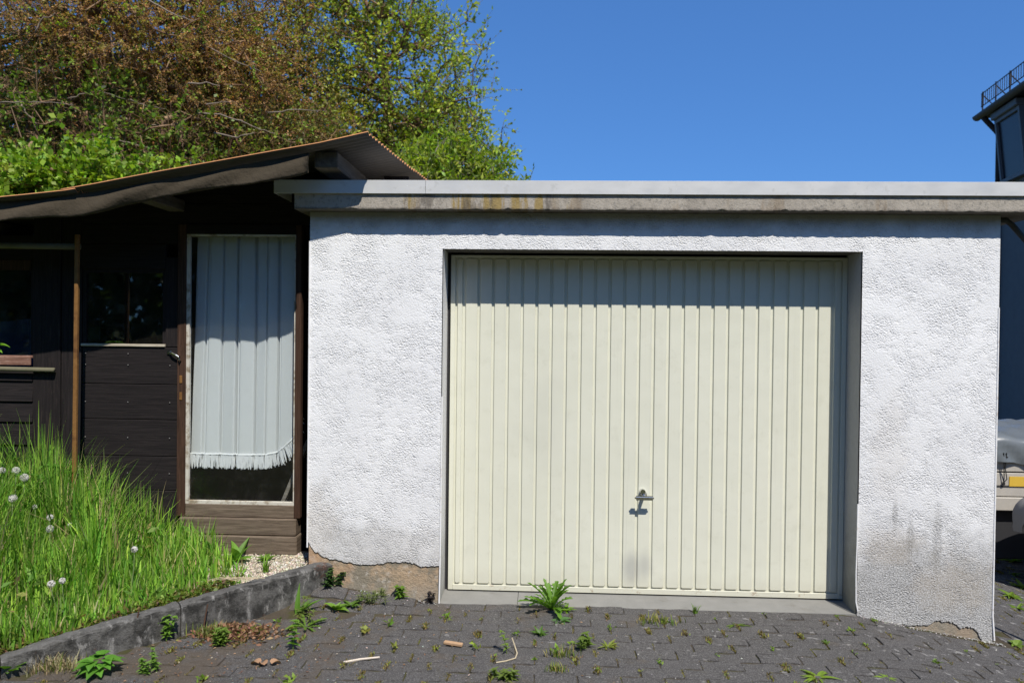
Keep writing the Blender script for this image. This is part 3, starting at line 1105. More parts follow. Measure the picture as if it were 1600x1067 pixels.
    p.box(-1.6315, -.9505, Y - .006, Y + .016, .4985, .518)
    p.box(-1.6315, -.9505, Y - .006, Y + .016, 2.151, 2.1615)
    p.obj('glazing_putty', 'putty', door)
    G().box(-1.6115, -.9575, Y + .012, Y + .016, .519, 2.150).obj('pane', 'clear_glass', door)
    # hasp and key holes
    g = G()
    g.tube([(-1.738, Y - .006, 1.432), (-1.715, Y - .020, 1.428), (-1.69, Y - .022, 1.416), (-1.668, Y - .016, 1.402)], .0055, 6)
    g.tube([(-1.668, Y - .016, 1.41), (-1.668, Y - .03, 1.404), (-1.664, Y - .03, 1.385), (-1.66, Y - .016, 1.384)], .005, 6)
    g.box(-1.753, -1.727, Y - .006, Y + .0, 1.420, 1.444, .002)
    g.obj('hasp', 'chrome', door)
    for z in (1.268, 1.165):
        g = G()
        g.box(-1.669, -1.652, Y - .016, Y - .0125, z - .026, z + .022, .0015)
        g.obj('escutcheon', 'rust', door)
    # step boards below
    G().box(-1.66, -.93, Y - .03, Y + .08, .316, .418, .006).obj('step_board', 'weathered_rail', root)
    G().box(-1.70, -.92, Y - .045, Y + .08, .20, .313, .006).obj('step_board', 'weathered_rail', root)
    # nails
    g = G()
    for x in (-2.27, -2.0, -1.735):
        for z in (.68, .90, 1.12, 1.35, 1.42):
            g.box(x - .003, x + .003, Y - .0048, Y - .002, z - .003, z + .003, .001)
    g.obj('nails', 'chrome_dull', root)['kind'] = 'stuff'
    return root

def build_curtain():
    # sheer curtain hanging behind the door glass
    yb = .272
    n, m = 420, 60
    L = lambda z: float(np.interp(z, [.7, .8, 1.2, 1.55, 2.15], [-1.645, -1.643, -1.632, -1.619, -1.604]))
    def bottom(s):
        # s 0..1 across; curve up on the right
        return float(np.interp(s, [0, .6, .72, .81, .88, .935, .975, 1.0], [.795, .792, .797, .813, .843, .888, .955, 1.09]))
    vs, fs = [], []
    for j in range(m + 1):
        t = j / m
        for i in range(n + 1):
            s = i / n
            zb = bottom(s)
            z = 2.155 + (zb - 2.155) * t
            x = L(z) + (-.954 - L(z)) * s
            a = s * 7.3 * 2 * math.pi + .9 * math.sin(s * 9) + .6 * math.sin(s * 17 + 1) + .35 * math.sin(t * 2 + s * 5)
            ph = (a / (2 * math.pi)) % 1.0
            fold = 1 - math.exp(-(min(ph, 1 - ph) / .055) ** 2) - .25 * math.exp(-((ph - .16) / .05) ** 2)
            y = yb + .040 * (1 - fold) * (.55 + .45 * math.sin(a * .37 + 1.) ** 2) + .006 * math.sin(a * .5 + t)
            x += .006 * math.cos(a) * (.5 + .5 * t)
            vs.append((x, y, z))
    for j in range(m):
        for i in range(n):
            a = j * (n + 1) + i
            fs.append((a, a + 1, a + n + 2, a + n + 1))
    root = empty('curtain', (-1.27, yb, .8), 'pleated white sheer curtain with fringed hem behind the door glass', 'curtain')
    G().add(vs, fs).obj('cloth', 'sheer_curtain', root, smooth=True)
    # hem band and fringe
    hem = [Vector(v) for v in vs[m * (n + 1):]]
    g = G()
    g.tube([h + Vector((0, -.004, 0)) for h in hem[::2]], .0055, 5)
    g.obj('hem', 'curtain_fringe', root, smooth=True)
    V, F = [], []
    rr = random.Random(4)
    for k in range(300):
        s = k / 299 * n
        i = min(int(s), n - 1)
        p = hem[i].lerp(hem[i + 1], s - i)
        t = (hem[min(i + 2, n)] - hem[max(i - 2, 0)]).normalized()
        d = (Vector((0, 0, -1)) + Vector((t.z * .55, 0, 0)) * 1.0).normalized()
        ln = .088 * rr.uniform(.85, 1.05)
        w = .0024
        side = Vector((1, 0, 0))
        a = rr.uniform(-.12, .12)
        q = p + d * ln + Vector((a * ln, rr.uniform(-.006, .004), 0))
        o = len(V)
        yy = Vector((0, -.006 + rr.uniform(-.003, .003), 0))
        V += [p - side * w + yy, p + side * w + yy, p.lerp(q, .5) + side * w * 1.3 + yy, q + side * w * .8 + yy, q - side * w * .8 + yy, p.lerp(q, .5) - side * w * 1.3 + yy]
        F += [(o, o + 1, o + 2, o + 5), (o + 5, o + 2, o + 3, o + 4)]
    f = G().add(V, F).obj('fringe', 'curtain_fringe', root)
    f['kind'] = 'stuff'
    g = G()
    g.tube([(-1.64, .285, 2.158), (-.94, .285, 2.158)], .006, 6)
    g.obj('curtain_rod', 'putty', root)

def build_shed_extras():
    # leaning plank inside
    g = G().box(-.012, .012, -.03, .03, -.32, .32, .003)
    rot = Matrix.Translation((-1.015, .36, .62)) @ Matrix.Rotation(R(22), 4, 'Y')
    g.v = [tuple(rot @ Vector(p)) for p in g.v]
    o = g.obj('plank', 'grey_plank', base=(-1.03, .36, .3))
    tag(o, 'pale grey plank leaning inside the shed behind the door glass', 'plank')
    # blue cloth behind the left window
    n = 24
    vs, fs = [], []
    for j in range(2):
        for i in range(n + 1):
            x = -3.5 + .88 * i / n
            vs.append((x, .36 + .02 * math.sin(i * 1.1), 1.62 - .5 * j + .01 * math.sin(i * .7)))
    for i in range(n):
        fs.append((i, i + 1, n + 2 + i, n + 1 + i))
    o = G().add(vs, fs).obj('cloth', 'blue_cloth', base=(-3.0, .36, 1.2))
    tag(o, 'dark blue cloth hanging low behind the left shed window', 'cloth')
    # pipe frame
    root = empty('pipe_frame', (-2.17, -.05, .2), 'rusty steel post with a mossy crossbar in front of the shed', 'post')
    g = G().box(-2.183, -2.160, -.062, -.038, .1, 2.125, .004)
    for i, p in enumerate(g.v):
        g.v[i] = (p[0] + (p[2] - 2.1) * .0085, p[1], p[2])
    g.obj('post', 'rust', root)
    g = G().tube([(-3.8, -.035, 2.075), (-2.64, -.03, 2.06), (-2.17, -.028, 2.056)], .019, 8)
    g.obj('crossbar', 'mossy_pipe', root, smooth=True)

# ------------------------------------------------------------------ plants
def tubes_np(P0, P1, R0, R1, k=4):
    """many tapered prisms"""
    P0, P1 = np.asarray(P0, float), np.asarray(P1, float)
    R0, R1 = np.asarray(R0, float)[:, None], np.asarray(R1, float)[:, None]
    d = P1 - P0
    d /= np.linalg.norm(d, axis=1, keepdims=True) + 1e-9
    up = np.where(np.abs(d[:, 2:3]) > .9, np.array([[1., 0, 0]]), np.array([[0, 0, 1.]]))
    u = np.cross(d, up)
    u /= np.linalg.norm(u, axis=1, keepdims=True) + 1e-9
    w = np.cross(d, u)
    n = len(P0)
    V = np.zeros((n, 2 * k, 3))
    for i in range(k):
        a = 2 * math.pi * i / k
        e = u * math.cos(a) + w * math.sin(a)
        V[:, i] = P0 + e * R0
        V[:, k + i] = P1 + e * R1
    F = []
    for i in range(k):
        j = (i + 1) % k
        F.append([i, j, k + j, k + i])
    F = np.array(F)[None] + (np.arange(n) * 2 * k)[:, None, None]
    return V.reshape(-1, 3), F.reshape(-1, 4)

def leaves_np(P, D, size, col, r, width=.5, up=.35, colvar=.22):
    """folded diamond leaves: P base points, D direction"""
    n = len(P)
    D = D / (np.linalg.norm(D, axis=1, keepdims=True) + 1e-9)
    N = r.normal(size=(n, 3))
    N[:, 2] += up * 3
    Sd = np.cross(D, N)
    Sd /= np.linalg.norm(Sd, axis=1, keepdims=True) + 1e-9
    N = np.cross(Sd, D)
    s = (size * r.uniform(.6, 1.3, n))[:, None]
    V = np.zeros((n, 4, 3))
    V[:, 0] = P
    V[:, 1] = P + D * s * .45 + Sd * s * width * .5 + N * s * .06
    V[:, 2] = P + D * s - N * s * .08
    V[:, 3] = P + D * s * .45 - Sd * s * width * .5 + N * s * .06
    F = np.arange(n * 4).reshape(n, 4)
    c = np.repeat(np.clip(col * (1 + colvar * r.normal(size=(n, 1))) * (1 + .08 * r.normal(size=(n, 3))), .003, .9), 4, 0)
    return V.reshape(-1, 3), F, c

def tree(name, base, env, n_tar, leaf, label, seed, trunk_r=.07, twigs=4, twig_len=.35, per=7, droop=0., upb=.3, group=None,
         bark='bark', cat='tree', stem_n=1, thin=.0028, asc=.0, leafmat='leaf', dropw=0.):
    """branch skeleton grown toward points in the envelope; env: list of (cx,cy,cz,rx,ry,rz,weight); leaf: list of (weight, colour, size, width)"""
    r = np.random.default_rng(seed)
    base = np.array(base, float)
    wts = np.array([e[6] for e in env], float)
    wts /= wts.sum()
    tg = []
    for k, e in zip(r.choice(len(env), n_tar, p=wts), range(n_tar)):
        cx, cy, cz, rx, ry, rz, _ = env[k]
        v = r.normal(size=3)
        v /= np.linalg.norm(v)
        v *= r.uniform(.12, 1.) ** .5 * (1 + .14 * r.normal())
        tg.append((cx + rx * v[0], cy + ry * v[1], cz + rz * v[2]))
    tg = np.array(tg)
    cen = np.array([np.average([e[i] for e in env], weights=wts) for i in range(3)])
    nodes, par = [], []
    # stems
    for sI in range(stem_n):
        off = r.normal(size=3) * .25 * (sI > 0)
        off[2] = 0
        end = cen + np.array([r.normal() * .5, r.normal() * .4, 0]) * (stem_n > 1) + np.array([0, 0, .2])
        p0 = base + off
        last = -1
        for t in np.linspace(0, 1, 9):
            p = p0 * (1 - t) + end * t + r.normal(size=3) * .05 * (t > 0)
            nodes.append(p)
            par.append(last)
            last = len(nodes) - 1
    order = np.argsort(np.linalg.norm(tg - cen, axis=1) + .3 * r.normal(size=len(tg)))
    NA = np.zeros((len(nodes) + n_tar * 4, 3))
    NA[:len(nodes)] = nodes
    cnt = len(nodes)
    tips = []
    for k in order:
        q = tg[k]
        d = q - NA[:cnt]
        dist = np.linalg.norm(d, axis=1) + asc * np.maximum(0, -d[:, 2])
        j = int(np.argmin(dist))
        steps = 3 if dist[j] > .35 else 1
        p0 = NA[j].copy()
        last = j
        for sI in range(1, steps + 1):
            t = sI / steps
            p = p0 * (1 - t) + q * t
            if sI < steps:
                p = p + r.normal(size=3) * .05 * dist[j]
                p[2] += (.10 if droop == 0 else -.0) * dist[j] * math.sin(t * math.pi) + droop * .25 * dist[j] * math.sin(t * math.pi)
            NA[cnt] = p
            par.append(last)
            last = cnt
            cnt += 1
        tips.append(last)
    NA = NA[:cnt]
    par = np.array(par)
    kids = np.ones(cnt)
    for i in range(cnt - 1, -1, -1):
        if par[i] >= 0:
            kids[par[i]] += kids[i]
    rad = thin + (trunk_r - thin) * (kids / kids.max()) ** .48
    idx = np.where(par >= 0)[0]
    b = base.tolist()
    root = empty(name, b, label, cat, group)
    V, F = tubes_np(NA[par[idx]], NA[idx], rad[par[idx]].clip(max=rad[idx] * 1.6), rad[idx], 5)
    # twigs
    tips = np.array(tips)
    T0 = np.repeat(NA[tips], twigs, 0)
    dirs = T0 - cen
    dirs /= np.linalg.norm(dirs, axis=1, keepdims=True) + 1e-9
    dirs = dirs * .55 + r.normal(size=T0.shape) * .55
    dirs[:, 2] += upb
    dirs /= np.linalg.norm(dirs, axis=1, keepdims=True)
    ln = twig_len * r.uniform(.35, 1.25, len(T0))[:, None]
    mid = T0 + dirs * ln * .5 + r.normal(size=T0.shape) * .02
    end = T0 + dirs * ln + np.array([0, 0, -1]) * ln * dropw
    n = len(T0)
    V2, F2 = tubes_np(np.r_[T0, mid], np.r_[mid, end], np.r_[np.full(n, thin), np.full(n, thin * .7)], np.r_[np.full(n, thin * .7), np.full(n, thin * .35)], 3)
    np_mesh('trunk', np.r_[V, V2], np.r_[F, F2 + len(V)], bark, root, smooth=True)
    # leaves along the twigs
    t = r.uniform(.1, 1.05, (n, per))[..., None]
    P = np.where(t < .5, T0[:, None] + (mid - T0)[:, None] * t * 2, mid[:, None] + (end - mid)[:, None] * (t * 2 - 1)).reshape(-1, 3)
    D = np.repeat(dirs, per, 0) * .6 + r.normal(size=(n * per, 3)) * .6
    D[:, 2] += .12
    lw = np.array([l[0] for l in leaf], float)
    lw /= lw.sum()
    # colour chosen per twig so that clumps hold together
    which = np.repeat(r.choice(len(leaf), n, p=lw), per)
    Vs, Fs, Cs, o = [], [], [], 0
    for k, (_, c, s, w) in enumerate(leaf):
        mk = which == k
        if not mk.any():
            continue
        v, f, cc = leaves_np(P[mk], D[mk], s, np.array(c), r, w)
        Vs.append(v); Fs.append(f + o); Cs.append(cc)
        o += len(v)
    np_mesh('crown', np.concatenate(Vs), np.concatenate(Fs), leafmat, root, np.concatenate(Cs))
    return root

ARCHES = [
    [(-5.78, 4.25, 4.18), (-5.45, 4.25, 4.19), (-5.16, 4.25, 4.18), (-4.9, 4.25, 4.15)],
    [(-5.12, 4.5, 4.29), (-4.93, 4.5, 4.36), (-4.74, 4.5, 4.39), (-4.49, 4.5, 4.31), (-4.28, 4.5, 4.26)],
    [(-4.5, 4.75, 4.36), (-4.29, 4.75, 4.28), (-4.07, 4.75, 4.25)],
    [(-3.54, 4.25, 4.39), (-3.34, 4.25, 4.41), (-3.18, 4.25, 4.37)],
    [(-3.57, 4.5, 4.13), (-3.28, 4.5, 4.11), (-3.03, 4.5, 4.04), (-2.87, 4.5, 3.96), (-2.62, 4.5, 3.89)],
    [(-4.28, 4.75, 4.05), (-3.94, 4.75, 4.05), (-3.69, 4.75, 4.0)],
    [(-3.34, 4.25, 4.15), (-3.18, 4.25, 4.19), (-3.05, 4.25, 4.18)],
    [(-5.71, 4.5, 4.25), (-5.62, 4.5, 4.11), (-5.5, 4.5, 3.98)],
    [(-6.23, 4.75, 5.16), (-5.89, 4.75, 5.17), (-5.63, 4.75, 5.13), (-5.28, 4.75, 5.17)],
    [(-5.37, 4.25, 4.99), (-5.29, 4.25, 5.13), (-5.13, 4.25, 5.21)],
    [(-4.7, 4.5, 3.86), (-4.44, 4.5, 3.79), (-4.15, 4.5, 3.72)],
    [(-3.61, 4.75, 5.03), (-3.22, 4.75, 4.84), (-2.88, 4.75, 4.7)],
    [(-4.03, 4.25, 5.36), (-3.74, 4.25, 5.2), (-3.5, 4.25, 5.12)],
    [(-3.36, 4.5, 3.9), (-3.07, 4.5, 3.84), (-2.87, 4.5, 3.9)],
    [(-2.8, 4.75, 4.2), (-2.46, 4.75, 4.24), (-2.16, 4.75, 4.23)]]

def build_trees():
    BR, BR2, OL, GR, YG, DG, LG = (.52, .29, .12), (.42, .24, .095), (.40, .34, .085), (.27, .37, .05), (.43, .49, .06), (.035, .065, .016), (.25, .36, .035)
    # large bare twiggy tree with rusty buds, upper left
    t = tree('budding_tree', (-6.2, 5.6, .2), [(-6.4, 5.2, 5.5, 2.4, .8, 1.0, 3), (-4.6, 5.1, 5.25, 1.7, .7, .75, 3), (-5.2, 5.0, 6.5, 2.4, .7, .9, 2), (-3.5, 5.2, 4.75, .9, .6, .6, 1.)], 1500,
         [(5, BR, .028, .5), (4, BR2, .027, .5), (3.4, OL, .030, .55), (.8, GR, .042, .6)],
         'large twiggy tree with rusty brown buds and pale branches, behind the shed', 21, .10, 6, .36, 16, 0., .0, thin=.0028, bark='twig_bark')
    rr = random.Random(77)
    for a in ARCHES:
        P = [Vector(p) for p in a]
        pts = []
        for p, q in zip(P[:-1], P[1:]):
            for k in range(4):
                pts.append(p.lerp(q, k / 4) + Vector((rr.uniform(-.006, .006), rr.uniform(-.03, .03), rr.uniform(-.005, .005))))
        pts.append(P[-1])
        r0 = rr.uniform(.007, .012)
        G().tube(pts, [r0 * (1 - .6 * i / len(pts)) for i in range(len(pts))], 5).obj('branch', 'pale_bark', t, smooth=True)
    # thicket of olive twigs low behind the roof
    tree('twiggy_shrub', (-4.2, 5.4, .2), [(-5.4, 5.2, 3.9, 1.7, .5, .85, 2.5), (-3.5, 5.2, 3.9, 1.3, .5, .7, 2.5), (-2.6, 5.4, 3.8, .8, .5, .6, 1.2)], 900,
         [(3, (.27, .23, .07), .036, .5), (2, (.42, .23, .085), .034, .5), (2, (.27, .35, .055), .045, .6), (1.5, (.10, .12, .035), .04, .6)],
         'dim olive thicket of fine twigs between the rusty tree and the shed roof', 28, .04, 5, .34, 9, 0., .1, cat='shrub', stem_n=5, thin=.0028, bark='twig_bark')
    # olive green tree between brown one and the green one
    tree('olive_tree', (-3.2, 6.6, .2), [(-3.6, 6.2, 4.7, 1.2, .9, 1.3, 2), (-3.3, 6.2, 5.8, 1.0, .9, 1.2, 1.6), (-2.8, 6.4, 4.3, .8, .7, .8, 1)], 800,
         [(3, OL, .044, .6), (3, (.36, .39, .07), .048, .6), (1.4, (.46, .26, .095), .036, .55)],
         'olive green tree with small young leaves, right of the rusty budding tree', 22, .08, 5, .38, 10, 0., .2, thin=.003, bark='twig_bark')
    # light green tree with upright twigs against the sky
    tree('young_leaf_tree', (-2.0, 7.2, .2), [(-1.6, 7.0, 5.2, 1.25, 1.0, 1.4, 3), (-2.2, 7.0, 6.6, 1.2, 1.0, 1.1, 2), (-1.15, 7.0, 4.3, 1.1, .8, .75, 1.8), (-2.6, 7.0, 4.6, .9, .7, 1.0, 1.2)], 1250,
         [(3, GR, .058, .65), (3.4, YG, .06, .65), (1.6, (.17, .21, .05), .05, .6)],
         'tall open tree with fresh light green leaves against the blue sky', 23, .10, 4, .42, 7, 0., .5, thin=.003, asc=.4, bark='twig_bark')
    # dense lush shrub right of the roof edge
    tree('leafy_shrub', (-.5, 5.4, .1), [(-.75, 5.2, 3.15, .68, .6, .78, 2), (-.15, 5.3, 2.95, .55, .5, .68, 1.7), (-1.3, 5.4, 2.9, .6, .5, .7, 1.2)], 720,
         [(4, LG, .085, .36), (3, (.32, .38, .05), .08, .34), (1.5, (.16, .22, .04), .07, .4)],
         'dense yellow green shrub rising over the garage roof', 24, .05, 5, .3, 10, 0., .5, cat='shrub', stem_n=4, thin=.003)
    # hazel like bush close behind the roof on the left
    tree('hazel_bush', (-4.3, 3.4, .2), [(-4.6, 3.2, 2.75, 1.3, .5, .5, 3), (-3.5, 3.3, 2.6, .8, .4, .42, 1.3), (-5.6, 3.2, 2.9, .7, .5, .6, 1), (-4.4, 3.2, 3.05, 1.2, .4, .35, .7)], 700,
         [(5, (.25, .38, .035), .068, .75), (3, (.17, .28, .03), .066, .75), (1, (.32, .42, .06), .055, .7)],
         'bright green broad-leaved bush just above the left shed roof', 25, .03, 5, .24, 9, 0., .3, cat='shrub', stem_n=5, thin=.003, bark='twig_bark')
    # dark evergreen mass behind
    tree('dark_evergreen', (-7.0, 8.2, .1), [(-8.0, 8.0, 4.3, 2.4, .9, 2.4, 3), (-5.6, 8.0, 4.0, 2.0, .9, 2.0, 3), (-3.6, 8.3, 3.2, 1.3, .8, 1.5, 1.3)], 2000,
         [(5, DG, .14, .55), (3, (.05, .085, .018), .13, .55), (1, (.10, .15, .025), .10, .6)],
         'dark evergreen tree standing behind the rusty budding tree', 26, .14, 4, .4, 9, 0., .2, bark='dark_bark', thin=.005)
    # green creeper leaves low among the branches
    tree('ivy_shrub', (-5.0, 4.8, .2), [(-6.2, 4.7, 4.0, 1.3, .4, .7, 2), (-4.3, 4.6, 3.7, 1.0, .4, .55, 2), (-5.2, 4.6, 4.3, .9, .4, .5, 1)], 300,
         [(3, (.14, .23, .03), .06, .7), (2, (.20, .30, .035), .06, .7), (3, (.18, .12, .06), .035, .5)],
         'loose green climber growing among the bare pale branches', 27, .025, 3, .28, 6, 0., .1, cat='shrub', stem_n=4, thin=.003, bark='twig_bark')

def build_sky_screen_hedge():
    # unseen hedge added to cut low sky light on the facade and darken pane reflections
    r = np.random.default_rng(91)
    n = 26000
    x = r.uniform(-24, 22, n)
    top = 6.4 + 1.1 * np.sin(x * .55) + .7 * np.sin(x * 1.7 + 1)
    P = np.stack([x, -13.5 + r.normal(size=n) * .8, -.1 + top * r.random(n) ** .8], 1)
    D = r.normal(size=(n, 3))
    V, F, C = leaves_np(P, D, .5, np.array((1., 1, 1)), r, .7, .2, 0)
    cc = cols(r, n, [(3, (.06, .10, .02)), (2, (.10, .15, .03)), (1, (.03, .05, .012))])
    tag(np_mesh('sky_screen_hedge', V, F, 'leaf', None, np.repeat(cc, 4, 0)), None, None, None, 'stuff')

def grass_np(P, H, lean, width, col, r, seg=5, tipcol=None):
    n = len(P)
    az = r.uniform(0, 2 * math.pi, n)
    d = np.stack([np.cos(az), np.sin(az), 0 * az], 1)
    s = np.stack([-np.sin(az + r.normal(size=n) * .6), np.cos(az), 0 * az], 1)
    s /= np.linalg.norm(s, axis=1, keepdims=True)
    V = np.zeros((n, seg, 2, 3))
    C = np.zeros((n, seg, 2, 3))
    for i in range(seg):
        t = i / (seg - 1)
        h = H * (t - .28 * lean * t ** 2.4)
        c = P + d * (H * lean * t ** 2.1)[:, None]
        c[:, 2] = P[:, 2] + h
        w = (width * (1 - t ** 1.6) * (.6 + .8 * min(t * 3, 1)) + .0003)[:, None]
        V[:, i, 0] = c - s * w
        V[:, i, 1] = c + s * w
        C[:, i, :] = col[:, None, :]
    F = []
    for i in range(seg - 1):
        F.append([2 * i, 2 * i + 1, 2 * i + 3, 2 * i + 2])
    F = np.array(F)[None] + (np.arange(n) * seg * 2)[:, None, None]
    return V.reshape(-1, 3), F.reshape(-1, 4), C.reshape(-1, 3)

def cols(r, n, table, var=.18):
    w = np.array([t[0] for t in table], float)
    k = r.choice(len(table), n, p=w / w.sum())
    c = np.array([t[1] for t in table])[k]
    return np.clip(c * (1 + var * r.normal(size=(n, 1))) * (1 + .06 * r.normal(size=(n, 3))), .004, .9)

def grass_height(x, y):
    # tall by the shed wall on the left, low by the kerb and the gravel
    k = kerb_side(x, y) - .08
    h = .50 * sstep(-1.5, -2.25, x) + .22 + .08 * sstep(-2.2, -2.5, x)
    h = h * (.42 + .58 * sstep(0., .45, k))
    h = h * (.55 + .45 * sstep(-1.15, -1.5, x))
    return h

CLOCKS = [(-2.279, -.35, .748, .026, 'plump dandelion clock upper right of the pair by the tall grass tuft'),
         (-2.362, -.30, .777, .024, 'highest dandelion clock, just left of the plump one'),
         (-2.238, -.50, .668, .025, 'dandelion clock below the upper pair, left of the frame middle'),
         (-2.443, -.30, .775, .022, 'dandelion clock at the very left edge of the photo'),
         (-2.217, -.35, .587, .017, 'small half-blown dandelion clock below the three round ones'),
         (-2.10, -.40, .545, .019, 'ragged dandelion clock left of the half-hidden one in mid grass'),
         (-2.017, -.35, .492, .017, 'flattened dandelion clock in the middle of the grass'),
         (-2.034, -.50, .509, .022, 'greyish dandelion clock below the ragged one in mid grass'),
         (-1.829, -.80, .319, .021, 'low dandelion clock near the kerb, left of two'),
         (-1.806, -.75, .319, .018, 'low dandelion clock near the kerb, right of two'),
         (-1.602, -.45, .395, .020, 'lone faint dandelion clock at the right of the grass')]

def build_grass():
    r = np.random.default_rng(31)
    n = 40000
    x = r.uniform(-3.7, -.98, n)
    y = r.uniform(-1.75, .17, n)
    k = kerb_side(x, y)
    # right end: gravel in front of the door
    lim = np.interp(y, [-.6, -.3, -.12, .05, .2], [-1.02, -1.05, -1.15, -1.36, -1.60])
    ok = (k > .075) & (x < lim + r.normal(size=n) * .05)
    # clumps
    cl = np.sin(x * 9 + 2 * np.sin(y * 7)) * np.sin(y * 11 + x * 3) + r.normal(size=n) * .6
    ok &= cl > -.75
    x, y = x[ok], y[ok]
    n = len(x)
    P = np.stack([x, y, bank_z(x, y) - .01], 1)
    H = grass_height(x, y) * r.uniform(.45, 1.12, n) * (1 + .12 * np.sin(x * 17) * np.sin(y * 13))
    H = H * (1 + .22 * np.sin(x * 5.3 + 1.2 * np.sin(y * 4)) * np.cos(y * 6.1 + x * 2))
    H = np.where(r.random(n) < .035, H * 1.24, H)
    for cx_, cy_, cz_, _, _ in CLOCKS:
        # the blades stand apart round the taller flower stems
        dirx, diry = .576 - cx_, -4.46 - cy_
        ln_ = math.hypot(dirx, diry)
        a = ((x - cx_) * dirx + (y - cy_) * diry) / ln_
        b = np.abs((x - cx_) * diry - (y - cy_) * dirx) / ln_
        near = (a > -.03) & (a < .55) & (b < .05)
        top = cz_ - .05 + a * .28 - bank_z(x, y)
        H = np.where(near, np.minimum(H, np.maximum(top, .05)), H)
    lean = np.clip(r.normal(.24, .16, n), .02, .85)
    wd = r.uniform(.0022, .0066, n)
    tb = [(5, (.18, .36, .042)), (4, (.25, .44, .055)), (3.2, (.12, .28, .033)), (1.8, (.34, .53, .07)), (1.6, (.24, .33, .09)), (1.1, (.38, .41, .12)), (1.2, (.47, .39, .21))]
    V, F, C = grass_np(P, H, lean, wd, cols(r, n, tb), r)
    o = np_mesh('grass', V, F, 'grass_blade', None, C)
    tag(o, None, None, None, 'stuff')
    # broad leaves of herbs between the blades
    n = 1500
    x = r.uniform(-3.2, -1.15, n)
    y = r.uniform(-1.5, .1, n)
    clump = np.sin(x * 6.5 + 1) * np.sin(y * 8 + x * 2)
    ok = (kerb_side(x, y) > .09) & (clump > .15) & (x < np.interp(y, [-.6, -.3, -.12, .05, .2], [-1.1, -1.13, -1.24, -1.45, -1.66]))
    x, y = x[ok], y[ok]
    n = len(x)
    hh = np.minimum(grass_height(x, y) * .85, .34)
    P = np.stack([x, y, bank_z(x, y) + hh * r.uniform(.15, 1., n)], 1)
    D = r.normal(size=(n, 3))
    D[:, 2] = np.abs(D[:, 2]) * .9 + .2
    V, F, C = leaves_np(P, D, .055, np.array((1., 1, 1)), r, .42, .3, 0.)
    cc = cols(r, n, [(3, (.15, .28, .04)), (2, (.20, .33, .05)), (1.5, (.11, .20, .035)), (1, (.30, .30, .09)), (.7, (.36, .24, .12))])
    o = np_mesh('meadow_herbs', V, F, 'leaf', None, np.repeat(cc, 4, 0))
    tag(o, None, None, None, 'stuff')
    # low creeping plants along the kerb edge
    n = 5200
    t = r.uniform(-.02, 1.5, n)
    w = .07 + np.abs(r.normal(size=n)) * .06
    L = np.linalg.norm(KB - KA)
    x = KA[0] + KD[0] * t * L + KN[0] * w
    y = KA[1] + KD[1] * t * L + KN[1] * w
    ok = (x < -1.12)
    x, y = x[ok], y[ok]
    n = len(x)
    P = np.stack([x, y, bank_z(x, y) + r.uniform(.0, .05, n)], 1)
    D = r.normal(size=(n, 3))
    D[:, 2] = np.abs(D[:, 2]) * .6 + .1
    V, F, C = leaves_np(P, D, .022, np.array((1., 1, 1)), r, .7, .5, 0.)
    cc = cols(r, n, [(3, (.15, .20, .03)), (2, (.10, .15, .025)), (2, (.20, .17, .05)), (1.4, (.16, .085, .04))])
    o = np_mesh('ground_cover', V, F, 'leaf', None, np.repeat(cc, 4, 0))
    tag(o, None, None, None, 'stuff')

def build_gravel():
    r = np.random.default_rng(41)
    xs = np.arange(-1.75, -.80, .05)
    ys = np.arange(-.35, .26, .05)
    X, Y = np.meshgrid(xs, ys)
    Z = bank_z(X, Y) + .012
    idx = np.arange(X.size).reshape(X.shape)
    F = np.stack([idx[:-1, :-1], idx[:-1, 1:], idx[1:, 1:], idx[1:, :-1]], -1).reshape(-1, 4)
    ok = (kerb_side(X, Y) > .03).ravel()
    F = F[ok[F].all(1)]
    struct(np_mesh('gravel_patch', np.stack([X, Y, Z], -1).reshape(-1, 3), F, 'gravel_bed', smooth=True))
    n = 5200
    x = r.uniform(-1.72, -.815, n)
    y = r.uniform(-.33, .20, n)
    ok = kerb_side(x, y) > .075
    x, y = x[ok], y[ok]
    n = len(x)
    s = r.uniform(.0035, .0105, n)[:, None]
    c = np.stack([x, y, bank_z(x, y) + .012 + s[:, 0] * .3], 1)
    # octahedra stretched at random
    e = r.normal(size=(n, 3)); e[:, 2] *= .4
    e /= np.linalg.norm(e, axis=1, keepdims=True)
    f = np.cross(e, r.normal(size=(n, 3)))
    f /= np.linalg.norm(f, axis=1, keepdims=True)
    g = np.cross(e, f)
    V = np.stack([c + e * s * 1.2, c + f * s, c - e * s * 1.2, c - f * s, c + g * s * .7, c - g * s * .7], 1)
    T = np.array([(0, 1, 4), (1, 2, 4), (2, 3, 4), (3, 0, 4), (1, 0, 5), (2, 1, 5), (3, 2, 5), (0, 3, 5)])
    F = T[None] + (np.arange(n) * 6)[:, None, None]
    cc = cols(r, n, [(4, (.50, .44, .34)), (3, (.38, .33, .25)), (2, (.62, .57, .48)), (1, (.26, .22, .17))], .15)
    o = np_mesh('gravel', V.reshape(-1, 3), F.reshape(-1, 3), 'gravel', None, np.repeat(cc, 6, 0))
    tag(o, None, None, None, 'stuff')

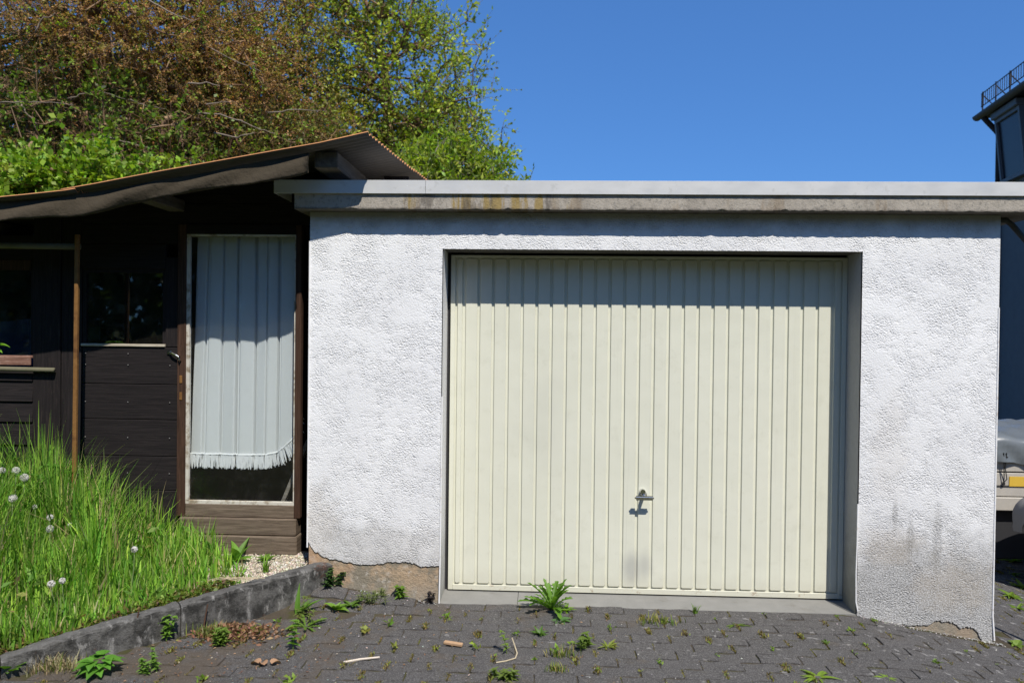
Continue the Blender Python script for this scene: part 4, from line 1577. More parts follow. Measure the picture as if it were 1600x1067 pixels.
def dandelion_clock(x, y, z, rad, label, seed, partial=False):
    r = np.random.default_rng(seed)
    zb = float(bank_z(x, y))
    dx, dy = r.normal(size=2) * .05
    rad *= .82
    root = empty('dandelion_clock', (x + dx, y + dy, zb), label, 'dandelion', 'dandelion clocks in the long grass')
    pts = [(x + dx * (1 - t) ** 2, y + dy * (1 - t) ** 2, zb + (z - zb) * t) for t in np.linspace(0, 1, 6)]
    G().tube(pts, .0022, 5).obj('stem', 'dandelion_stem', root, smooth=True)
    n = 70 if not partial else 26
    d = r.normal(size=(n, 3))
    if partial:
        d[:, 0] = np.abs(d[:, 0]) * (1 if seed % 2 else -1)
    d /= np.linalg.norm(d, axis=1, keepdims=True)
    c = np.array((x, y, z))
    tip = c + d * rad * .8
    V, F = tubes_np(np.repeat(c[None], n, 0) + d * .003, tip, np.full(n, .00035), np.full(n, .00035), 3)
    # parachute rays
    k = 9
    a = r.uniform(0, 6.28, (n, k))
    u = np.cross(d, np.array((.3, .5, .8)))
    u /= np.linalg.norm(u, axis=1, keepdims=True)
    w = np.cross(d, u)
    ray = u[:, None] * np.cos(a)[..., None] + w[:, None] * np.sin(a)[..., None]
    e = tip[:, None] + ray * rad * .36 + d[:, None] * rad * .2
    side = np.cross(ray, d[:, None]) * .0005
    T0 = np.repeat(tip[:, None], k, 1)
    Q = np.stack([T0 - side, T0 + side, e + side, e - side], 2).reshape(-1, 3)
    FQ = np.arange(len(Q)).reshape(-1, 4) + len(V)
    np_mesh('seed_head', np.r_[V, Q], np.r_[F, FQ], 'dandelion_seed', root)

def build_clocks():
    for i, (x, y, z, rad, lab) in enumerate(CLOCKS):
        # stand a little forward so that the blades do not hide it
        dandelion_clock(x, y, z, rad, lab, 60 + i, i in (4, 6))

def leaf_blade(g, base, az, el, ln, wd, lobes=0, curl=.6, r=random, fold=.25, taper=.5):
    """one broad leaf made of a strip with a midrib; lobed outline if lobes"""
    n = 7 if not lobes else 13
    b = Vector(base)
    d = Vector((math.cos(az), math.sin(az), 0))
    s = Vector((-math.sin(az), math.cos(az), 0))
    vs, fs = [], []
    p = b.copy()
    e = el
    for i in range(n):
        t = i / (n - 1)
        w = wd * (math.sin(math.pi * min(1, (t * .92 + .06)) ** taper) if taper != 1 else math.sin(math.pi * (t * .94 + .05)))
        if lobes:
            w = wd * (.28 + .75 * t ** .8) * (1 - max(0, t - .82) / .19) * (1. if i % 2 else .42)
        w = max(w, wd * .05)
        up = Vector((0, 0, math.cos(e))) - d * math.sin(e)
        vs += [p + s * w * .5 + up * w * fold, p, p - s * w * .5 + up * w * fold]
        step = ln / (n - 1)
        p = p + (d * math.cos(e) + Vector((0, 0, 1)) * math.sin(e)) * step
        e -= curl / (n - 1)
    for i in range(n - 1):
        a = i * 3
        fs += [(a, a + 1, a + 4, a + 3), (a + 1, a + 2, a + 5, a + 4)]
    g.add(vs, fs)

def paint(o, c, r, var=.15):
    me = o.data
    a = me.color_attributes.new('Col', 'FLOAT_COLOR', 'POINT')
    n = len(me.vertices)
    arr = np.ones((n, 4), np.float32)
    arr[:, :3] = np.array(c) * r.uniform(1 - var, 1 + var)
    a.data.foreach_set('color', arr.ravel())
    return o

def rosette(x, y, label, n, ln, wd, el, c, seed, lobes=True, parts=False, name='weed', cat='weed', az=None, curl=.7, z=None, group=None):
    r = random.Random(seed)
    z = float(gz(x, y)) if z is None else z
    if parts:
        root = empty(name, (x, y, z), label, cat, group)
    g = G()
    for i in range(n):
        a = (i * 2.4 + r.uniform(-.4, .4)) if az is None else az + r.uniform(-1.3, 1.3)
        e = r.uniform(*el)
        L = ln * r.uniform(.65, 1.1)
        gg = G() if parts else g
        leaf_blade(gg, (x + math.cos(a) * .006, y + math.sin(a) * .006, z - .003), a, e, L, wd * L / ln * r.uniform(.8, 1.15), lobes, curl * r.uniform(.5, 1.3), r)
        if parts:
            paint(gg.obj('leaf', 'leaf', root), c, r, .22)
    if parts:
        return root
    o = paint(g.obj(name, 'leaf', base=(x, y, z)), c, r)
    return tag(o, label, cat, group)

def sprig(x, y, label, h, tiers, ln, wd, c, seed, lean=(0, 0), stems=1, spread=.02, z=None, name='weed', cat='weed', group=None):
    """upright stem(s) with leaves in tiers"""
    r = random.Random(seed)
    z = float(gz(x, y)) if z is None else z
    g = G()
    for s in range(stems):
        bx, by = x + r.uniform(-spread, spread) * (stems > 1), y + r.uniform(-spread, spread) * (stems > 1)
        hh = h * r.uniform(.6, 1.05) if stems > 1 else h
        lx, ly = lean[0] + r.uniform(-.3, .3) * (stems > 1), lean[1] + r.uniform(-.3, .3) * (stems > 1)
        tip = lambda t: (bx + lx * hh * t * t, by + ly * hh * t * t, z - .004 + hh * t)
        g.tube([tip(t) for t in (0, .35, .7, 1.)], [.0022, .002, .0016, .001], 4)
        for k in range(tiers):
            t = .12 + .88 * (k + .5) / tiers
            m = 3 if k < tiers - 1 else 4
            for q in range(m):
                a = q * 2 * math.pi / m + k * 1.1 + r.uniform(-.4, .4)
                leaf_blade(g, tip(t), a, r.uniform(.1, .7), ln * r.uniform(.6, 1.1) * (1.1 - .4 * t), wd * r.uniform(.7, 1.1), 0, .7, r)
    o = paint(g.obj(name, 'leaf', base=(x, y, z)), c, r)
    return tag(o, label, cat, group)

def tuft(x, y, label, n, h, spread, c, seed, z=None, name='grass_tuft', cat='grass tuft', group=None, wd=.0022, lean=.45):
    r = np.random.default_rng(seed)
    z = float(gz(x, y)) if z is None else z
    P = np.stack([x + r.normal(size=n) * spread, y + r.normal(size=n) * spread * .5, np.full(n, z - .004)], 1)
    V, F, C = grass_np(P, h * r.uniform(.4, 1.1, n), np.clip(r.normal(lean, .2, n), .05, .95), np.full(n, wd), cols(r, n, c), r, 4)
    o = np_mesh(name, V, F, 'grass_blade', None, C, (x, y, z))
    return tag(o, label, cat, group)

def build_weeds():
    GRN, LIME, DK, YEL = (.11, .23, .03), (.14, .25, .025), (.05, .105, .025), (.17, .19, .04)
    TB = [(4, (.13, .20, .03)), (3, (.20, .22, .05)), (2, (.30, .25, .10))]
    rosette(.639, -.055, 'big bushy dandelion plant growing against the garage threshold', 32, .20, .05, (.6, 1.45), (.13, .26, .03), 1, True, True, 'dandelion_plant', 'weed', None, .9)
    rosette(.72, -.06, 'low lime green weed creeping right of the big dandelion plant', 14, .075, .02, (.1, .6), LIME, 2, False)
    rosette(.683, -.235, 'flat grey green leaf weed just below the big dandelion plant', 9, .075, .04, (.1, .5), (.085, .17, .05), 3, False, True, 'broadleaf_weed')
    rosette(.571, -.417, 'small round green rosette in the paving left below the big dandelion', 16, .055, .018, (.2, .9), (.10, .20, .03), 4, False)
    sprig(.411, -.671, 'leaning yellow green sprout beside the bent straw stem', .115, 5, .035, .016, (.19, .29, .04), 5, (-.35, .1))
    sprig(.80, -.60, 'bushy lime weed with a grass fringe in the middle paving', .075, 4, .05, .02, (.15, .23, .035), 6, (0, 0), 4, .03)
    rosette(.918, -.56, 'small fan-shaped yellow green weed right of the lime bush', 9, .06, .016, (.3, 1.0), (.22, .27, .045), 7, False)
    tuft(.689, -.683, 'yellow green grass tuft left of the lime bush in the paving', 60, .06, .035, TB, 8)
    sprig(.409, -.955, 'low feathery weed at the bottom edge below the leaning sprout', .05, 3, .05, .02, (.14, .20, .035), 9, (0, 0), 6, .05)
    tuft(.664, -.85, 'mossy grass tuft below the middle of the door', 60, .045, .03, TB, 10)
    tuft(1.224, -.208, 'wide pale grass tuft in front of the threshold below the door handle', 120, .05, .06, TB, 11)
    tuft(1.46, -.05, 'short upright grass tuft at the threshold edge', 34, .06, .006, [(1, (.14, .24, .03))], 12)
    rosette(1.648, -.215, 'flat thin-leaved weed lying in the paving right of the pale tuft', 9, .10, .012, (.0, .25), (.12, .19, .025), 13, False)
    rosette(1.871, -.843, 'bright lime sprig lying at the bottom right of the paving', 13, .11, .022, (.05, .4), (.21, .32, .03), 14, False)
    rosette(3.30, .03, 'bright leaf weed at the foot of the right garage corner', 5, .055, .045, (.1, .6), (.22, .33, .05), 15, False)
    rosette(2.19, -.83, 'tiny lime sprig at the bottom edge in front of the right wall', 7, .06, .016, (.05, .5), (.20, .30, .04), 16, False)
    # left side
    root = empty('broadleaf_weed', (-1.452, -1.026, float(gz(-1.45, -1.02))), 'broad-leaved green weed with lobed leaves below the kerb', 'weed')
    r = random.Random(17)
    for i in range(9):
        a = i * 2.4
        L = r.uniform(.06, .10)
        b = (-1.452 + math.cos(a) * .03, -1.026 + math.sin(a) * .03, float(gz(-1.45, -1.02)) + r.uniform(.02, .08))
        for k, da in enumerate((-.75, 0, .75)):
            gg = G()
            leaf_blade(gg, b, a + da, .25 - .1 * k, L * (.8 if da else 1.), .055, 0, .7, r, .12)
            paint(gg.obj('leaf', 'leaf', root), (.12, .29, .035), r, .2)
    rosette(-1.86, -1.055, 'bright green leafy weed cut off by the left bottom corner', 12, .11, .05, (.3, 1.1), (.14, .29, .03), 18, False, True, 'broadleaf_weed')
    sprig(-1.25, -.99, 'loose upright chickweed left of the dead leaf', .10, 5, .03, .016, (.14, .25, .04), 19, (0, 0), 6, .05)
    sprig(-1.357, -.651, 'green shoot leaning against the kerb face', .14, 5, .05, .022, (.16, .29, .04), 20, (.15, .1), 3, .035)
    sprig(-1.027, -.68, 'dense low green clump at the edge of the dry leaf litter', .10, 5, .04, .02, (.16, .25, .04), 21, (0, 0), 7, .035)
    sprig(-.655, -.702, 'upright two-tiered green weed alone on the left paving', .15, 6, .05, .026, (.15, .28, .035), 22, (.05, .1))
    rosette(-.783, -.245, 'tall narrow leaves standing against the kerb near the garage', 8, .16, .034, (.7, 1.4), (.12, .25, .03), 23, False, True, 'dock_plant', 'weed', .6, .5)
    rosette(-.682, -.41, 'spreading green rosette below the tall narrow leaves', 15, .11, .03, (.15, .8), (.14, .24, .03), 24, True)
    sprig(-.72, -.33, 'thin yellow green stems between the two kerb plants', .13, 4, .035, .01, (.18, .24, .05), 25, (.1, 0), 5, .05)
    rosette(-.577, -.195, 'round-leaved lime weed left of the three below the bare mortar', 9, .075, .042, (.3, 1.0), (.17, .31, .03), 26, False)
    rosette(-.502, -.15, 'low green weed below the bare mortar, right of the lime one', 13, .075, .026, (.2, .8), (.12, .22, .03), 27, False)
    sprig(-.387, -.072, 'fine feathery olive weed below the bare mortar', .06, 4, .04, .006, (.19, .24, .07), 28, (0, 0), 14, .09)
    sprig(-.227, .005 - .03, 'compact green clump at the wall foot below the bare mortar', .075, 4, .04, .02, (.15, .26, .035), 29, (0, 0), 5, .035)
    sprig(-.071, -.02, 'small purplish weed beside the white corner bead', .07, 4, .032, .014, (.075, .06, .06), 30, (0, 0), 3, .02)
    sprig(-.640, -.022, 'dark green plant in the angle of kerb and wall', .12, 5, .045, .022, (.07, .13, .035), 31, (0, 0), 4, .03)
    # by the shed step
    zb = float(bank_z(-1.27, .1)) + .012
    rosette(-1.25, .06, 'round-leaved plant growing on the gravel at the shed step', 15, .15, .055, (.35, 1.2), (.15, .29, .04), 32, False, True, 'broadleaf_weed', 'weed', None, .8, zb)
    rosette(-1.08, .07, 'small leafy weed under the right end of the shed step', 8, .08, .035, (.3, 1.0), (.13, .24, .035), 33, False, False, 'weed', 'weed', None, .7, zb)
    rosette(-1.5, .05, 'broad upright leaf between the grass and the shed step', 7, .12, .045, (.5, 1.2), (.12, .26, .04), 34, False, False, 'weed', 'weed', None, .6, zb)
    tuft(-1.02, -.10, 'thin fresh grass tuft on the gravel beside the kerb', 40, .12, .008, [(2, (.18, .32, .04))], 35, zb - .01)
    # right side drive
    for i, (x, y, s, lab) in enumerate(((4.72, 2.42, .13, 'bright weed farthest back on the side drive'), (4.27, 1.57, .11, 'bright weed in the middle of the side drive by the trailer'),
                                        (3.97, 1.21, .12, 'spreading weed on the side drive nearest but one'), (3.83, .90, .07, 'small weed on the side drive nearest the corner'),
                                        (4.45, 2.0, .08, 'small weed at the edge of the trailer shadow'))):
        rosette(x, y, lab, 14, s, s * .28, (.1, .7), (.17, .27, .03), 40 + i, False)
    # leafy tall plant and vine on the left
    rr = random.Random(51)
    for (x, y, h, s, lab) in ((-2.55, -.22, .66, 52, 'leafy nettle-like plant rising from the grass at the left edge'), (-2.36, -.12, .62, 53, 'leafy stems in the tall grass left of the rusty post')):
        sprig(x, y, lab, h, 9, .10, .04, (.10, .24, .03), s, (.08, 0), 5, .10, float(bank_z(x, y)), 'tall_weed')
    g = G()
    r = random.Random(54)
    pts = [(-2.72, -.32, 2.0), (-2.60, -.34, 1.85), (-2.52, -.35, 1.65), (-2.47, -.36, 1.50), (-2.43, -.36, 1.44)]
    pts = [(-2.62, -.30, .2), (-2.60, -.33, .7), (-2.56, -.35, 1.1), (-2.50, -.36, 1.40), (-2.44, -.36, 1.47)]
    g.tube(pts, .003, 5)
    for p, a in ((pts[-1], .3), (pts[-1], -.9), (pts[-2], 1.2), (pts[-2], 2.6), (pts[-1], 2.), ((-2.53, -.355, 1.3), .2), ((-2.46, -.36, 1.44), -.2)):
        leaf_blade(g, p, a, .3, .075, .05, 0, .9, r)
    tag(paint(g.obj('vine', 'leaf', base=(-2.62, -.3, .2)), (.16, .33, .03), r), 'thin vine shoot with bright leaves in front of the left window', 'vine')
    # arching grass with heavy blades beside it
    g = G()
    for k in range(34):
        a = r.uniform(0, 6.28)
        leaf_blade(g, (-2.30 + r.uniform(-.14, .14), -.10 + r.uniform(-.08, .08), float(bank_z(-2.3, -.1))), a, r.uniform(1.05, 1.5), r.uniform(.45, .95), r.uniform(.010, .018), 0, r.uniform(.6, 2.6), r, .2, .8)
    tag(paint(g.obj('tall_grass_clump', 'grass_blade', base=(-2.3, -.1, float(bank_z(-2.3, -.1)))), (.11, .25, .03), r), 'arching clump of tall broad grass left of the rusty post', 'grass clump')

def build_litter():
    r = np.random.default_rng(71)
    # moss and little blades in the paver joints
    Vs, Fs, Cs, o = [], [], [], 0
    for (x, y, z) in PAVER_ENDS:
        if y > .3 and x < 3.3 or x < -1.9 or x > 5.2 or y < -1.4:
            continue
        if kerb_side(x, y) > -.02:
            continue
        if r.random() < .28:
            continue
        k = int(r.integers(34, 95))
        js = r.uniform(.35, 1.25)
        P = np.stack([x + r.normal(size=k) * .007 * js, y + r.uniform(-.042, .042, k), np.full(k, float(gz(x, y)) - .006)], 1)
        if r.random() < .55:
            P[:, 0] += r.normal(size=k) * .012 * (r.random(k) < .4)
        v, f, c = grass_np(P, r.uniform(.008, .019, k) * js * 1.15, np.clip(r.normal(.6, .25, k), .05, .95), np.full(k, .0028) * js,
                           cols(r, k, [(5, (.18, .145, .045)), (3, (.25, .22, .055)), (1.5, (.19, .23, .045)), (3, (.15, .105, .06))], .3), r, 3)
        Vs.append(v); Fs.append(f + o); Cs.append(c)
        o += len(v)
    ob = np_mesh('joint_moss', np.concatenate(Vs), np.concatenate(Fs), 'grass_blade', None, np.concatenate(Cs))
    tag(ob, None, None, None, 'stuff')
    # dry leaf litter below the kerb
    n = 1500
    t = r.normal(size=(n, 2))
    x = -1.04 + t[:, 0] * .105
    y = -.53 + t[:, 1] * .055
    ok = kerb_side(x, y) < -.02
    x, y = x[ok], y[ok]
    n = len(x)
    hgt = .045 * np.exp(-((x + 1.05) / .15) ** 2 - ((y + .52) / .07) ** 2)
    P = np.stack([x, y, gz(x, y) + r.uniform(0, 1, n) * hgt + .004], 1)
    D = r.normal(size=(n, 3)); D[:, 2] *= .4
    V, F, C = leaves_np(P, D, .03, np.array((1., 1, 1)), r, .45, .3, 0)
    cc = cols(r, n, [(4, (.23, .12, .07)), (3, (.30, .18, .11)), (2, (.14, .075, .045)), (1.3, (.20, .19, .05))], .2)
    n2 = 900
    x2 = r.uniform(-1.7, 1.0, n2); y2 = r.uniform(-1.15, -.05, n2)
    dens = np.exp(-((x2 + 1.0) / .8) ** 2) + .12
    ok = (kerb_side(x2, y2) < -.02) & (r.random(n2) < dens)
    x2, y2 = x2[ok], y2[ok]; n2 = len(x2)
    D2 = r.normal(size=(n2, 3)); D2[:, 2] *= .15
    V2, F2, C2 = leaves_np(np.stack([x2, y2, gz(x2, y2) + .005], 1), D2, .016, np.array((1., 1, 1)), r, .4, .9, 0)
    cc2 = cols(r, n2, [(4, (.20, .11, .065)), (3, (.30, .20, .12)), (2, (.42, .36, .28))], .2)
    ob = np_mesh('leaf_litter', np.r_[V, V2], np.r_[F, F2 + len(V)], 'dry_leaf', None, np.r_[np.repeat(cc, 4, 0), np.repeat(cc2, 4, 0)])
    tag(ob, None, None, None, 'stuff')
    tuft(-1.12, -.56, 'pale green grass tuft growing through the dry leaf litter', 240, .075, .05, [(3, (.20, .22, .06)), (2, (.12, .18, .03)), (2, (.32, .27, .14))], 72)
    tuft(-1.69, -1.0, 'dry straw tuft at the foot of the kerb on the left', 320, .08, .065, [(3, (.42, .36, .22)), (2, (.30, .24, .14)), (1, (.16, .2, .04))], 73)
    # seedlings in the joints
    Vs, Fs, Cs, o = [], [], [], 0
    cand = [p for p in PAVER_ENDS if -1.3 < p[0] < 3.1 and -1.12 < p[1] < -.05 and kerb_side(p[0], p[1]) < -.05]
    for k in r.choice(len(cand), 48, replace=False):
        x, y, z = cand[k]
        m = int(r.integers(5, 16))
        sc = r.uniform(.5, 1.4) * (1.25 if x < .8 else .8)
        P = np.stack([x + r.normal(size=m) * .008 * sc, y + r.normal(size=m) * .012 * sc, np.full(m, float(gz(x, y)) + .001) + r.uniform(0, .012, m) * sc], 1)
        D = r.normal(size=(m, 3)); D[:, 2] = np.abs(D[:, 2]) * .8 + .15
        v, f, c = leaves_np(P, D, .02 * sc, np.array(((.17, .28, .035), (.22, .32, .045), (.26, .28, .06), (.13, .21, .03))[int(r.integers(0, 4))]), r, .5, .4, .15)
        Vs.append(v); Fs.append(f + o); Cs.append(c)
        o += len(v)
    ob = np_mesh('seedlings', np.concatenate(Vs), np.concatenate(Fs), 'leaf', None, np.concatenate(Cs))
    tag(ob, None, None, None, 'stuff')
    # small pale grit
    n = 240
    x = r.uniform(-1.5, 3.2, n); y = r.uniform(-1.1, -.04, n)
    x = np.r_[x, r.uniform(2.40, 3.2, 260), r.uniform(-.62, -.03, 130)]; y = np.r_[y, -np.abs(r.normal(size=390)) * .025 - .004]
    ok = kerb_side(x, y) < -.02
    x, y = x[ok], y[ok]; n = len(x)
    s = r.uniform(.0015, .005, n)[:, None]
    c = np.stack([x, y, gz(x, y) + .003], 1)
    e = np.stack([np.cos(x * 50), np.sin(x * 50), 0 * x], 1)
    f = np.stack([-e[:, 1], e[:, 0], 0 * x], 1)
    g = np.array([[0, 0, 1.]])
    V = np.stack([c + e * s * 1.3, c + f * s, c - e * s * 1.3, c - f * s, c + g * s * .7], 1)
    T = np.array([(0, 1, 4), (1, 2, 4), (2, 3, 4), (3, 0, 4)])
    F = T[None] + (np.arange(n) * 5)[:, None, None]
    cc = cols(r, n, [(2, (.38, .37, .35)), (3, (.22, .205, .19)), (.7, (.52, .5, .47))], .15)
    ob = np_mesh('grit', V.reshape(-1, 3), F.reshape(-1, 3), 'gravel', None, np.repeat(cc, 5, 0))
    tag(ob, None, None, None, 'stuff')
    # single things lying about
    def on(x, y, d=.006): return (x, y, float(gz(x, y)) + d)
    o = G().tube([on(-.363, -.842), on(-.29, -.81, .009), on(-.205, -.774)], [.006, .0055, .0045], 6).obj('stick', 'white_stick', base=on(-.29, -.81, 0))
    tag(o, 'straight pale stick lying on the paving', 'stick')
    g = G()
    g.box(-.05, .05, -.013, .013, -.004, .009, .002)
    rot = Matrix.Translation(on(.134, -.597, .008)) @ Matrix.Rotation(R(-14), 4, 'Z')
    g.v = [tuple(rot @ (Vector(p) + Vector((0, .003 * math.sin(p[0] * 90), 0)))) for p in g.v]
    tag(g.obj('wood_chip', 'wood_chip', base=on(.134, -.597, 0)), 'flat brown piece of wood on the paving', 'wood piece')
    o = G().tube([on(.364, -.793, .005), on(.41, -.775, .006), on(.455, -.745, .008), on(.463, -.715, .02), on(.452, -.69, .04), on(.435, -.675, .08)], .003, 5).obj('stem', 'straw_stem', base=on(.41, -.775, 0))
    tag(o, 'bent straw-coloured stem curling round the leaning sprout', 'stem')
    for (x, y, h, dx, lab) in ((-1.546, -.735, .17, -.02, 'thin dry twig standing before the kerb, left one'), (-1.46, -.725, .20, .025, 'reddish twig standing before the kerb, middle one'), (-1.19, -.535, .16, .02, 'dark reddish twig standing at the leaf litter by the kerb')):
        z = float(gz(x, y)) - .01
        o = G().tube([(x, y, z), (x + dx * .4, y + .01, z + h * .5), (x + dx, y + .015, z + h)], [.0045, .004, .003], 5).obj('twig', 'twig_brown', base=(x, y, z))
        tag(o, lab, 'twig')
    g = G()
    rr = random.Random(9)
    for k in range(3):
        leaf_blade(g, on(-.753 + .03 * k, -.897 - .015 * (k % 2), .012), rr.uniform(0, 6), .25, .055, .04, 0, 1.4, rr, .35)
    tag(paint(g.obj('dead_leaf', 'dry_leaf', base=on(-.753, -.897, 0)), (.33, .20, .12), rr), 'curled brown dead leaf on the left paving', 'dead leaf')
    # yellow fallen straws on the kerb top
    g = G()
    for k in range(5):
        t = .30 + .02 * k
        c = KA + KD * t * 1.63 + KN * (.03 + .01 * k)
        g.tube([(c[0] - .08, c[1] - .02 + .01 * k, .205), (c[0], c[1], .215 + .004 * k), (c[0] + .09, c[1] + .03, .203)], .002, 4)
    c = KA + KD * .30 * 1.63 + KN * .05
    tag(g.obj('straw', 'straw_stem', base=(c[0], c[1], .19)), 'few dry straws lying across the kerb top', 'straw')

# ------------------------------------------------------------------ house and trailer on the right
def build_house():
    c = Vector((7.455, 7.5, 0))
    d = Vector((.158855, .987302, 0)).normalized()      # along the facade, away from the photographer
    w = Vector((-d.y, d.x, 0))                           # out of the facade, to the left
    root = empty('house', (c.x, c.y, -.6), 'dark grey house with a snow guard on its roof edge, behind the garage', 'house')

    def fr(s, o, z):
        return c + d * s + w * o + Vector((0, 0, z))

    def block(s0, s1, o0, o1, z0, z1, bev=0.):
        g = G().box(s0, s1, o0, o1, z0, z1, bev)
        g.v = [tuple(fr(*p)) for p in g.v]
        # s,o frame is right handed like x,y
        return g
    N = -3.6
    wl = block(N, 0, -4.5, 0, -.9, 4.93).obj('wall', 'house_wall', root)
    # roof: pitched away from the eave
    g = G()
    poly = [(.28, 4.955), (.28, 5.02), (-2.2, 6.7), (-4.8, 5.02), (-4.8, 4.955), (-2.2, 6.62)]
    vs = [fr(s, o, z) for s in (N - .1, .11) for o, z in poly]
    n = len(poly)
    fs = [(i, (i + 1) % n, n + (i + 1) % n, n + i) for i in range(n)] + [(0, 1, 2, 5), (2, 3, 4, 5), (6, 11, 8, 7), (8, 11, 10, 9)]
    roof = g.add(vs, fs).obj('roof', 'house_slate', root)
    block(N, .10, .0005, .25, 4.932, 4.953).obj('soffit', 'house_dark', root)
    # gutter
    g = G()
    vs, fs = [], []
    prof = [(.23 + .065 * math.cos(a), 4.965 + .065 * math.sin(a)) for a in np.linspace(math.pi, 2 * math.pi, 9)]
    prof += [(.23 + .058 * math.cos(a), 4.965 + .058 * math.sin(a)) for a in np.linspace(2 * math.pi, math.pi, 9)]
    m = len(prof)
    for s in (N - .1, .14):
        vs += [fr(s, o + .06, z) for o, z in prof]
    fs = [(i, (i + 1) % m, m + (i + 1) % m, m + i) for i in range(m)] + [tuple(m + k for k in range(9))]
    g.add(vs, fs).obj('gutter', 'gutter_zinc', root)
    # downpipe with swan neck
    pts = [fr(-.04, .26, 4.91), fr(-.04, .22, 4.86), fr(-.04, .10, 4.72), fr(-.04, .045, 4.64), fr(-.04, .045, -.6)]
    G().tube(pts, .04, 9).obj('downpipe', 'house_dark', root, smooth=True)
    # snow guard
    g = G()
    sg_o, z0 = .235, 5.10
    for z in (z0 + .015, z0 + .21):
        g.tube([fr(N, sg_o, z), fr(.13, sg_o, z)], .008, 5)
    sg = g.obj('snow_guard', 'snow_guard_steel', root)
    bm = G().tube([Vector((0, 0, 0)), Vector((0, 0, .195))], .005, 5).mesh('bar')
    for k in range(46):
        o = link('bar', bm, 'snow_guard_steel', sg)
        p = fr(.12 - k * .075, sg_o, z0 + .015) - BASE[sg]
        o.location = p
    for k in range(8):
        g = G()
        s = .07 - k * .48
        g.tube([fr(s, sg_o, z0 + .23), fr(s, sg_o, z0 - .08)], .012, 5)
        g.tube([fr(s, sg_o, z0 + .18), fr(s, sg_o - .16, z0 + .01)], .009, 5)
        g.obj('bracket', 'snow_guard_steel', sg)
    # window, its top leaning out
    def lean(g, top=.10):
        out = []
        for s, o, z in g.v:
            t = (z - 3.86) / .95
            out.append(tuple(fr(s, o + top * t, z)))
        g.v = out
        return g
    g = G()
    s0, s1, za, zb = -1.06, -.24, 3.86, 4.80
    g.box(s0, s0 + .05, .02, .09, za, zb)
    g.box(s1 - .05, s1, .02, .09, za, zb)
    g.box(s0 + .05, s1 - .05, .02, .09, za, za + .05)
    g.box(s0 + .05, s1 - .05, .02, .09, zb - .05, zb)
    win = lean(g).obj('window', 'house_trim', root)
    lean(G().box(s0 + .05, s1 - .05, .05, .056, za + .05, zb - .05)).obj('pane', 'dark_pane', win)
    lean(G().box(s0 - .02, s1 + .02, .0, .13, zb + .002, zb + .10, .01)).obj('shutter_box', 'house_trim', win)
    lean(G().box(s0 + .05, s1 - .05, .0, .012, za + .05, zb - .05)).obj('curtain', 'house_dark', win)

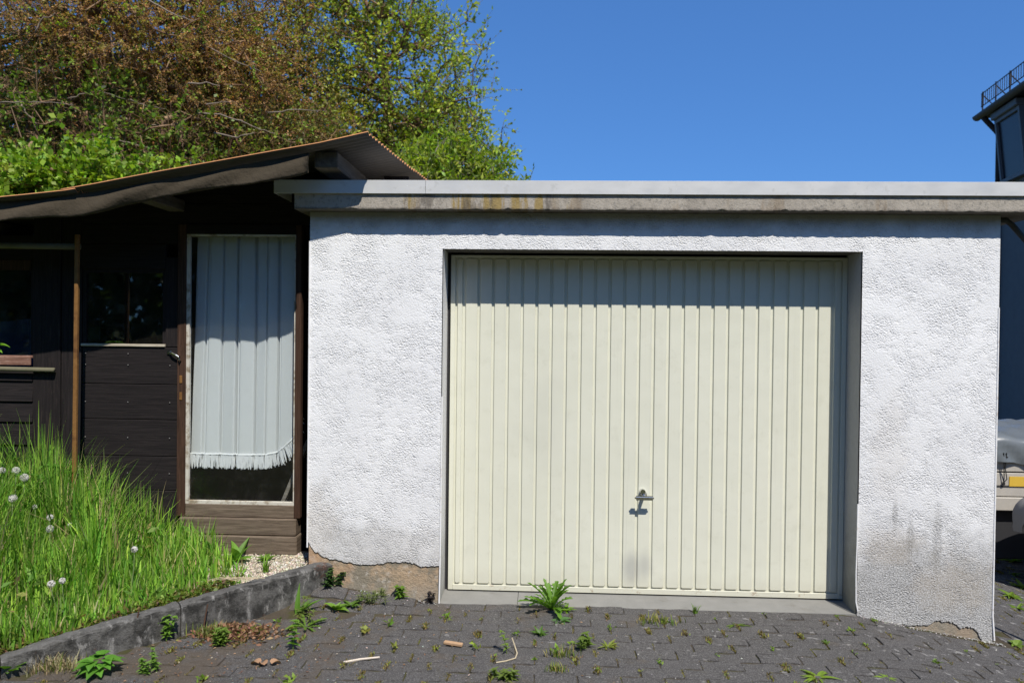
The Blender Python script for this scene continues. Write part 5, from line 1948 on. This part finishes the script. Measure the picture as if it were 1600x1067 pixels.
def build_trailer():
    root = empty('trailer', (5.0, 1.8, -.3), 'small flatbed trailer under a grey tarpaulin beside the garage', 'trailer')
    x0, x1, y0, y1 = 4.05, 6.1, 1.8, 3.1
    # side boards: the near side is three aluminium planks
    for (a, b) in ((.318, .392), (.402, .505), (.515, .625)):
        G().box(x0, x1, y0, y0 + .025, a, b, .004).obj('side_board', 'trailer_alu', root)
    G().box(x0, x0 + .025, y0 + .026, y1, .318, .625, .004).obj('end_board', 'trailer_alu', root)
    G().box(x1 - .025, x1, y0 + .026, y1, .318, .625, .004).obj('end_board', 'trailer_alu', root)
    G().box(x0, x1, y1 + .001, y1 + .025, .318, .625, .004).obj('side_board', 'trailer_alu', root)
    G().box(x0 + .026, x1 - .026, y0 + .026, y1, .28, .312).obj('bed', 'trailer_frame', root)
    G().box(x0 - .01, x1 + .01, y0 - .012, y0 + .05, .205, .312, .006).obj('rail', 'trailer_alu', root)
    G().box(x0 + .2, x1 - .2, y0 + .3, y0 + .36, .14, .275, .004).obj('chassis', 'trailer_frame', root)
    G().box(x0 + .06, x1 - .3, y0 + .06, y0 + .28, -.2, .20, .01).obj('underbed_shade_box', 'house_dark', root)  # added dark box, deepens the shade under the trailer bed
    G().box(4.29, 4.46, y0 - .006, y0 - .001, .40, .478).obj('reflector_plate', 'reflector_yellow', root)
    for zz in (.27,):
        G().box(x0 + .03, x1 - .03, y0 - .004, y0 + .0, .393, .4015).obj('board_gap', 'trailer_frame', root)
    # wheel on the near side
    def torus(R0, r0, n=28, m=10):
        vs, fs = [], []
        for i in range(n):
            a = 2 * math.pi * i / n
            for k in range(m):
                b = 2 * math.pi * k / m
                rr = R0 + r0 * math.cos(b)
                vs.append((5.05 + rr * math.cos(a), 1.72 + r0 * 1.1 * math.sin(b), -.07 + rr * math.sin(a)))
        for i in range(n):
            for k in range(m):
                fs.append((i * m + k, ((i + 1) % n) * m + k, ((i + 1) % n) * m + (k + 1) % m, i * m + (k + 1) % m))
        return G().add(vs, fs)
    wh = torus(.235, .07).obj('wheel', 'rubber', root, smooth=True)
    bm = bmesh.new()
    bmesh.ops.create_cone(bm, segments=24, radius1=.175, radius2=.165, depth=.08, cap_ends=True)
    G().bm(bm, 0, Matrix.Translation((5.05, 1.72, -.07)) @ Matrix.Rotation(R(90), 4, 'X')).obj('rim', 'trailer_alu', wh)
    # tarpaulin over the load
    n, m = 60, 24
    vs, fs = [], []
    rr = random.Random(6)
    for j in range(m + 1):
        t = j / m
        for i in range(n + 1):
            x = x0 - .03 + (x1 - x0 + .06) * i / n
            if t < .2:
                y, z = y0 - .018, .60 + (t / .2) * .16
                y -= .022 * abs(math.sin(x * 13 + t * 9)) * (1 - t / .25)
                z += (.02 * math.sin(x * 7) - .035 * abs(math.sin((x - 4.2) * 5))) * (1 - t / .2) + .03
            else:
                q = (t - .2) / .8
                y = y0 - .018 + q * (y1 - y0 + .04)
                z = .79 + .06 * math.sin(q * math.pi) - .04 * (x - 4.1) / 2
            z += .012 * math.sin(x * 23 + y * 9) + .01 * math.sin(x * 11 - y * 17) - .06 * sstep(.0, .25, x0 + .2 - x) * 0
            vs.append((x, y + .006 * math.sin(x * 31 + z * 40), z))
    for j in range(m):
        for i in range(n):
            a = j * (n + 1) + i
            fs.append((a, a + 1, a + n + 2, a + n + 1))
    o = G().add(vs, fs).obj('tarpaulin', 'tarp_grey', base=(5, 1.8, .62), smooth=True)
    tag(o, 'grey wrinkled tarpaulin stretched over the trailer load', 'tarpaulin')
    g = G()
    for dx in (0, .022):
        g.tube([(4.225 + dx, y0 - .035, .67), (4.232 + dx * .4, y0 - .03, .55), (4.24 + dx, y0 - .02, .46), (4.238, y0 - .016, .43)], .004, 5)
    g.tube([(4.215, y0 - .03, .64), (4.26, y0 - .03, .635)], .006, 5)
    g.box(4.228, 4.25, y0 - .022, y0 - .010, .41, .435, .004)
    g.obj('lashing_cord', 'cord_black', base=(4.235, y0 - .03, .41))
    tag(bpy.data.objects['lashing_cord'], 'black lashing cord tying the grey tarpaulin down', 'cord')
    # covered machine in front of the wheel
    root2 = empty('covered_moped', (4.44, 1.42, -.31), 'machine under a grey cloth cover in front of the trailer', 'covered machine')
    vs, fs = [], []
    n, m = 28, 14
    for j in range(m + 1):
        t = j / m
        for i in range(n):
            a = 2 * math.pi * i / n
            k = math.sin(min(1, t * 1.25) * math.pi / 2)
            fold = 1 + .10 * math.sin(a * 7 + t * 3) * t + .05 * math.sin(a * 3)
            rx, ry = .42 * k * fold, .26 * k * fold
            z = .50 - .36 * (t ** 1.7) + .05 * math.sin(a * 2 + .5) * t + .03 * math.sin(a * 6) * t * t
            vs.append((4.60 + rx * math.cos(a) - .02 * t, 1.42 + ry * math.sin(a), z))
    for j in range(m):
        for i in range(n):
            fs.append((j * n + i, j * n + (i + 1) % n, (j + 1) * n + (i + 1) % n, (j + 1) * n + i))
    G().add(vs, fs).obj('cover', 'cover_cloth', root2, smooth=True)
    for x in (4.52, 4.98):
        vs, fs = [], []
        for i in range(22):
            a = 2 * math.pi * i / 22
            for k in range(8):
                b = 2 * math.pi * k / 8
                q = .15 + .045 * math.cos(b)
                vs.append((x + q * math.cos(a), 1.42 + .05 * math.sin(b), -.178 + q * math.sin(a)))
        for i in range(22):
            for k in range(8):
                fs.append((i * 8 + k, ((i + 1) % 22) * 8 + k, ((i + 1) % 22) * 8 + (k + 1) % 8, i * 8 + (k + 1) % 8))
        G().add(vs, fs).obj('wheel', 'rubber', root2, smooth=True)

build_ground()
build_pavement()
build_kerb()
build_garage()
build_shed()
build_house()
build_trees()
build_sky_screen_hedge()
build_curtain()
build_shed_extras()
build_trailer()
build_gravel()
build_grass()
build_clocks()
build_weeds()
build_litter()
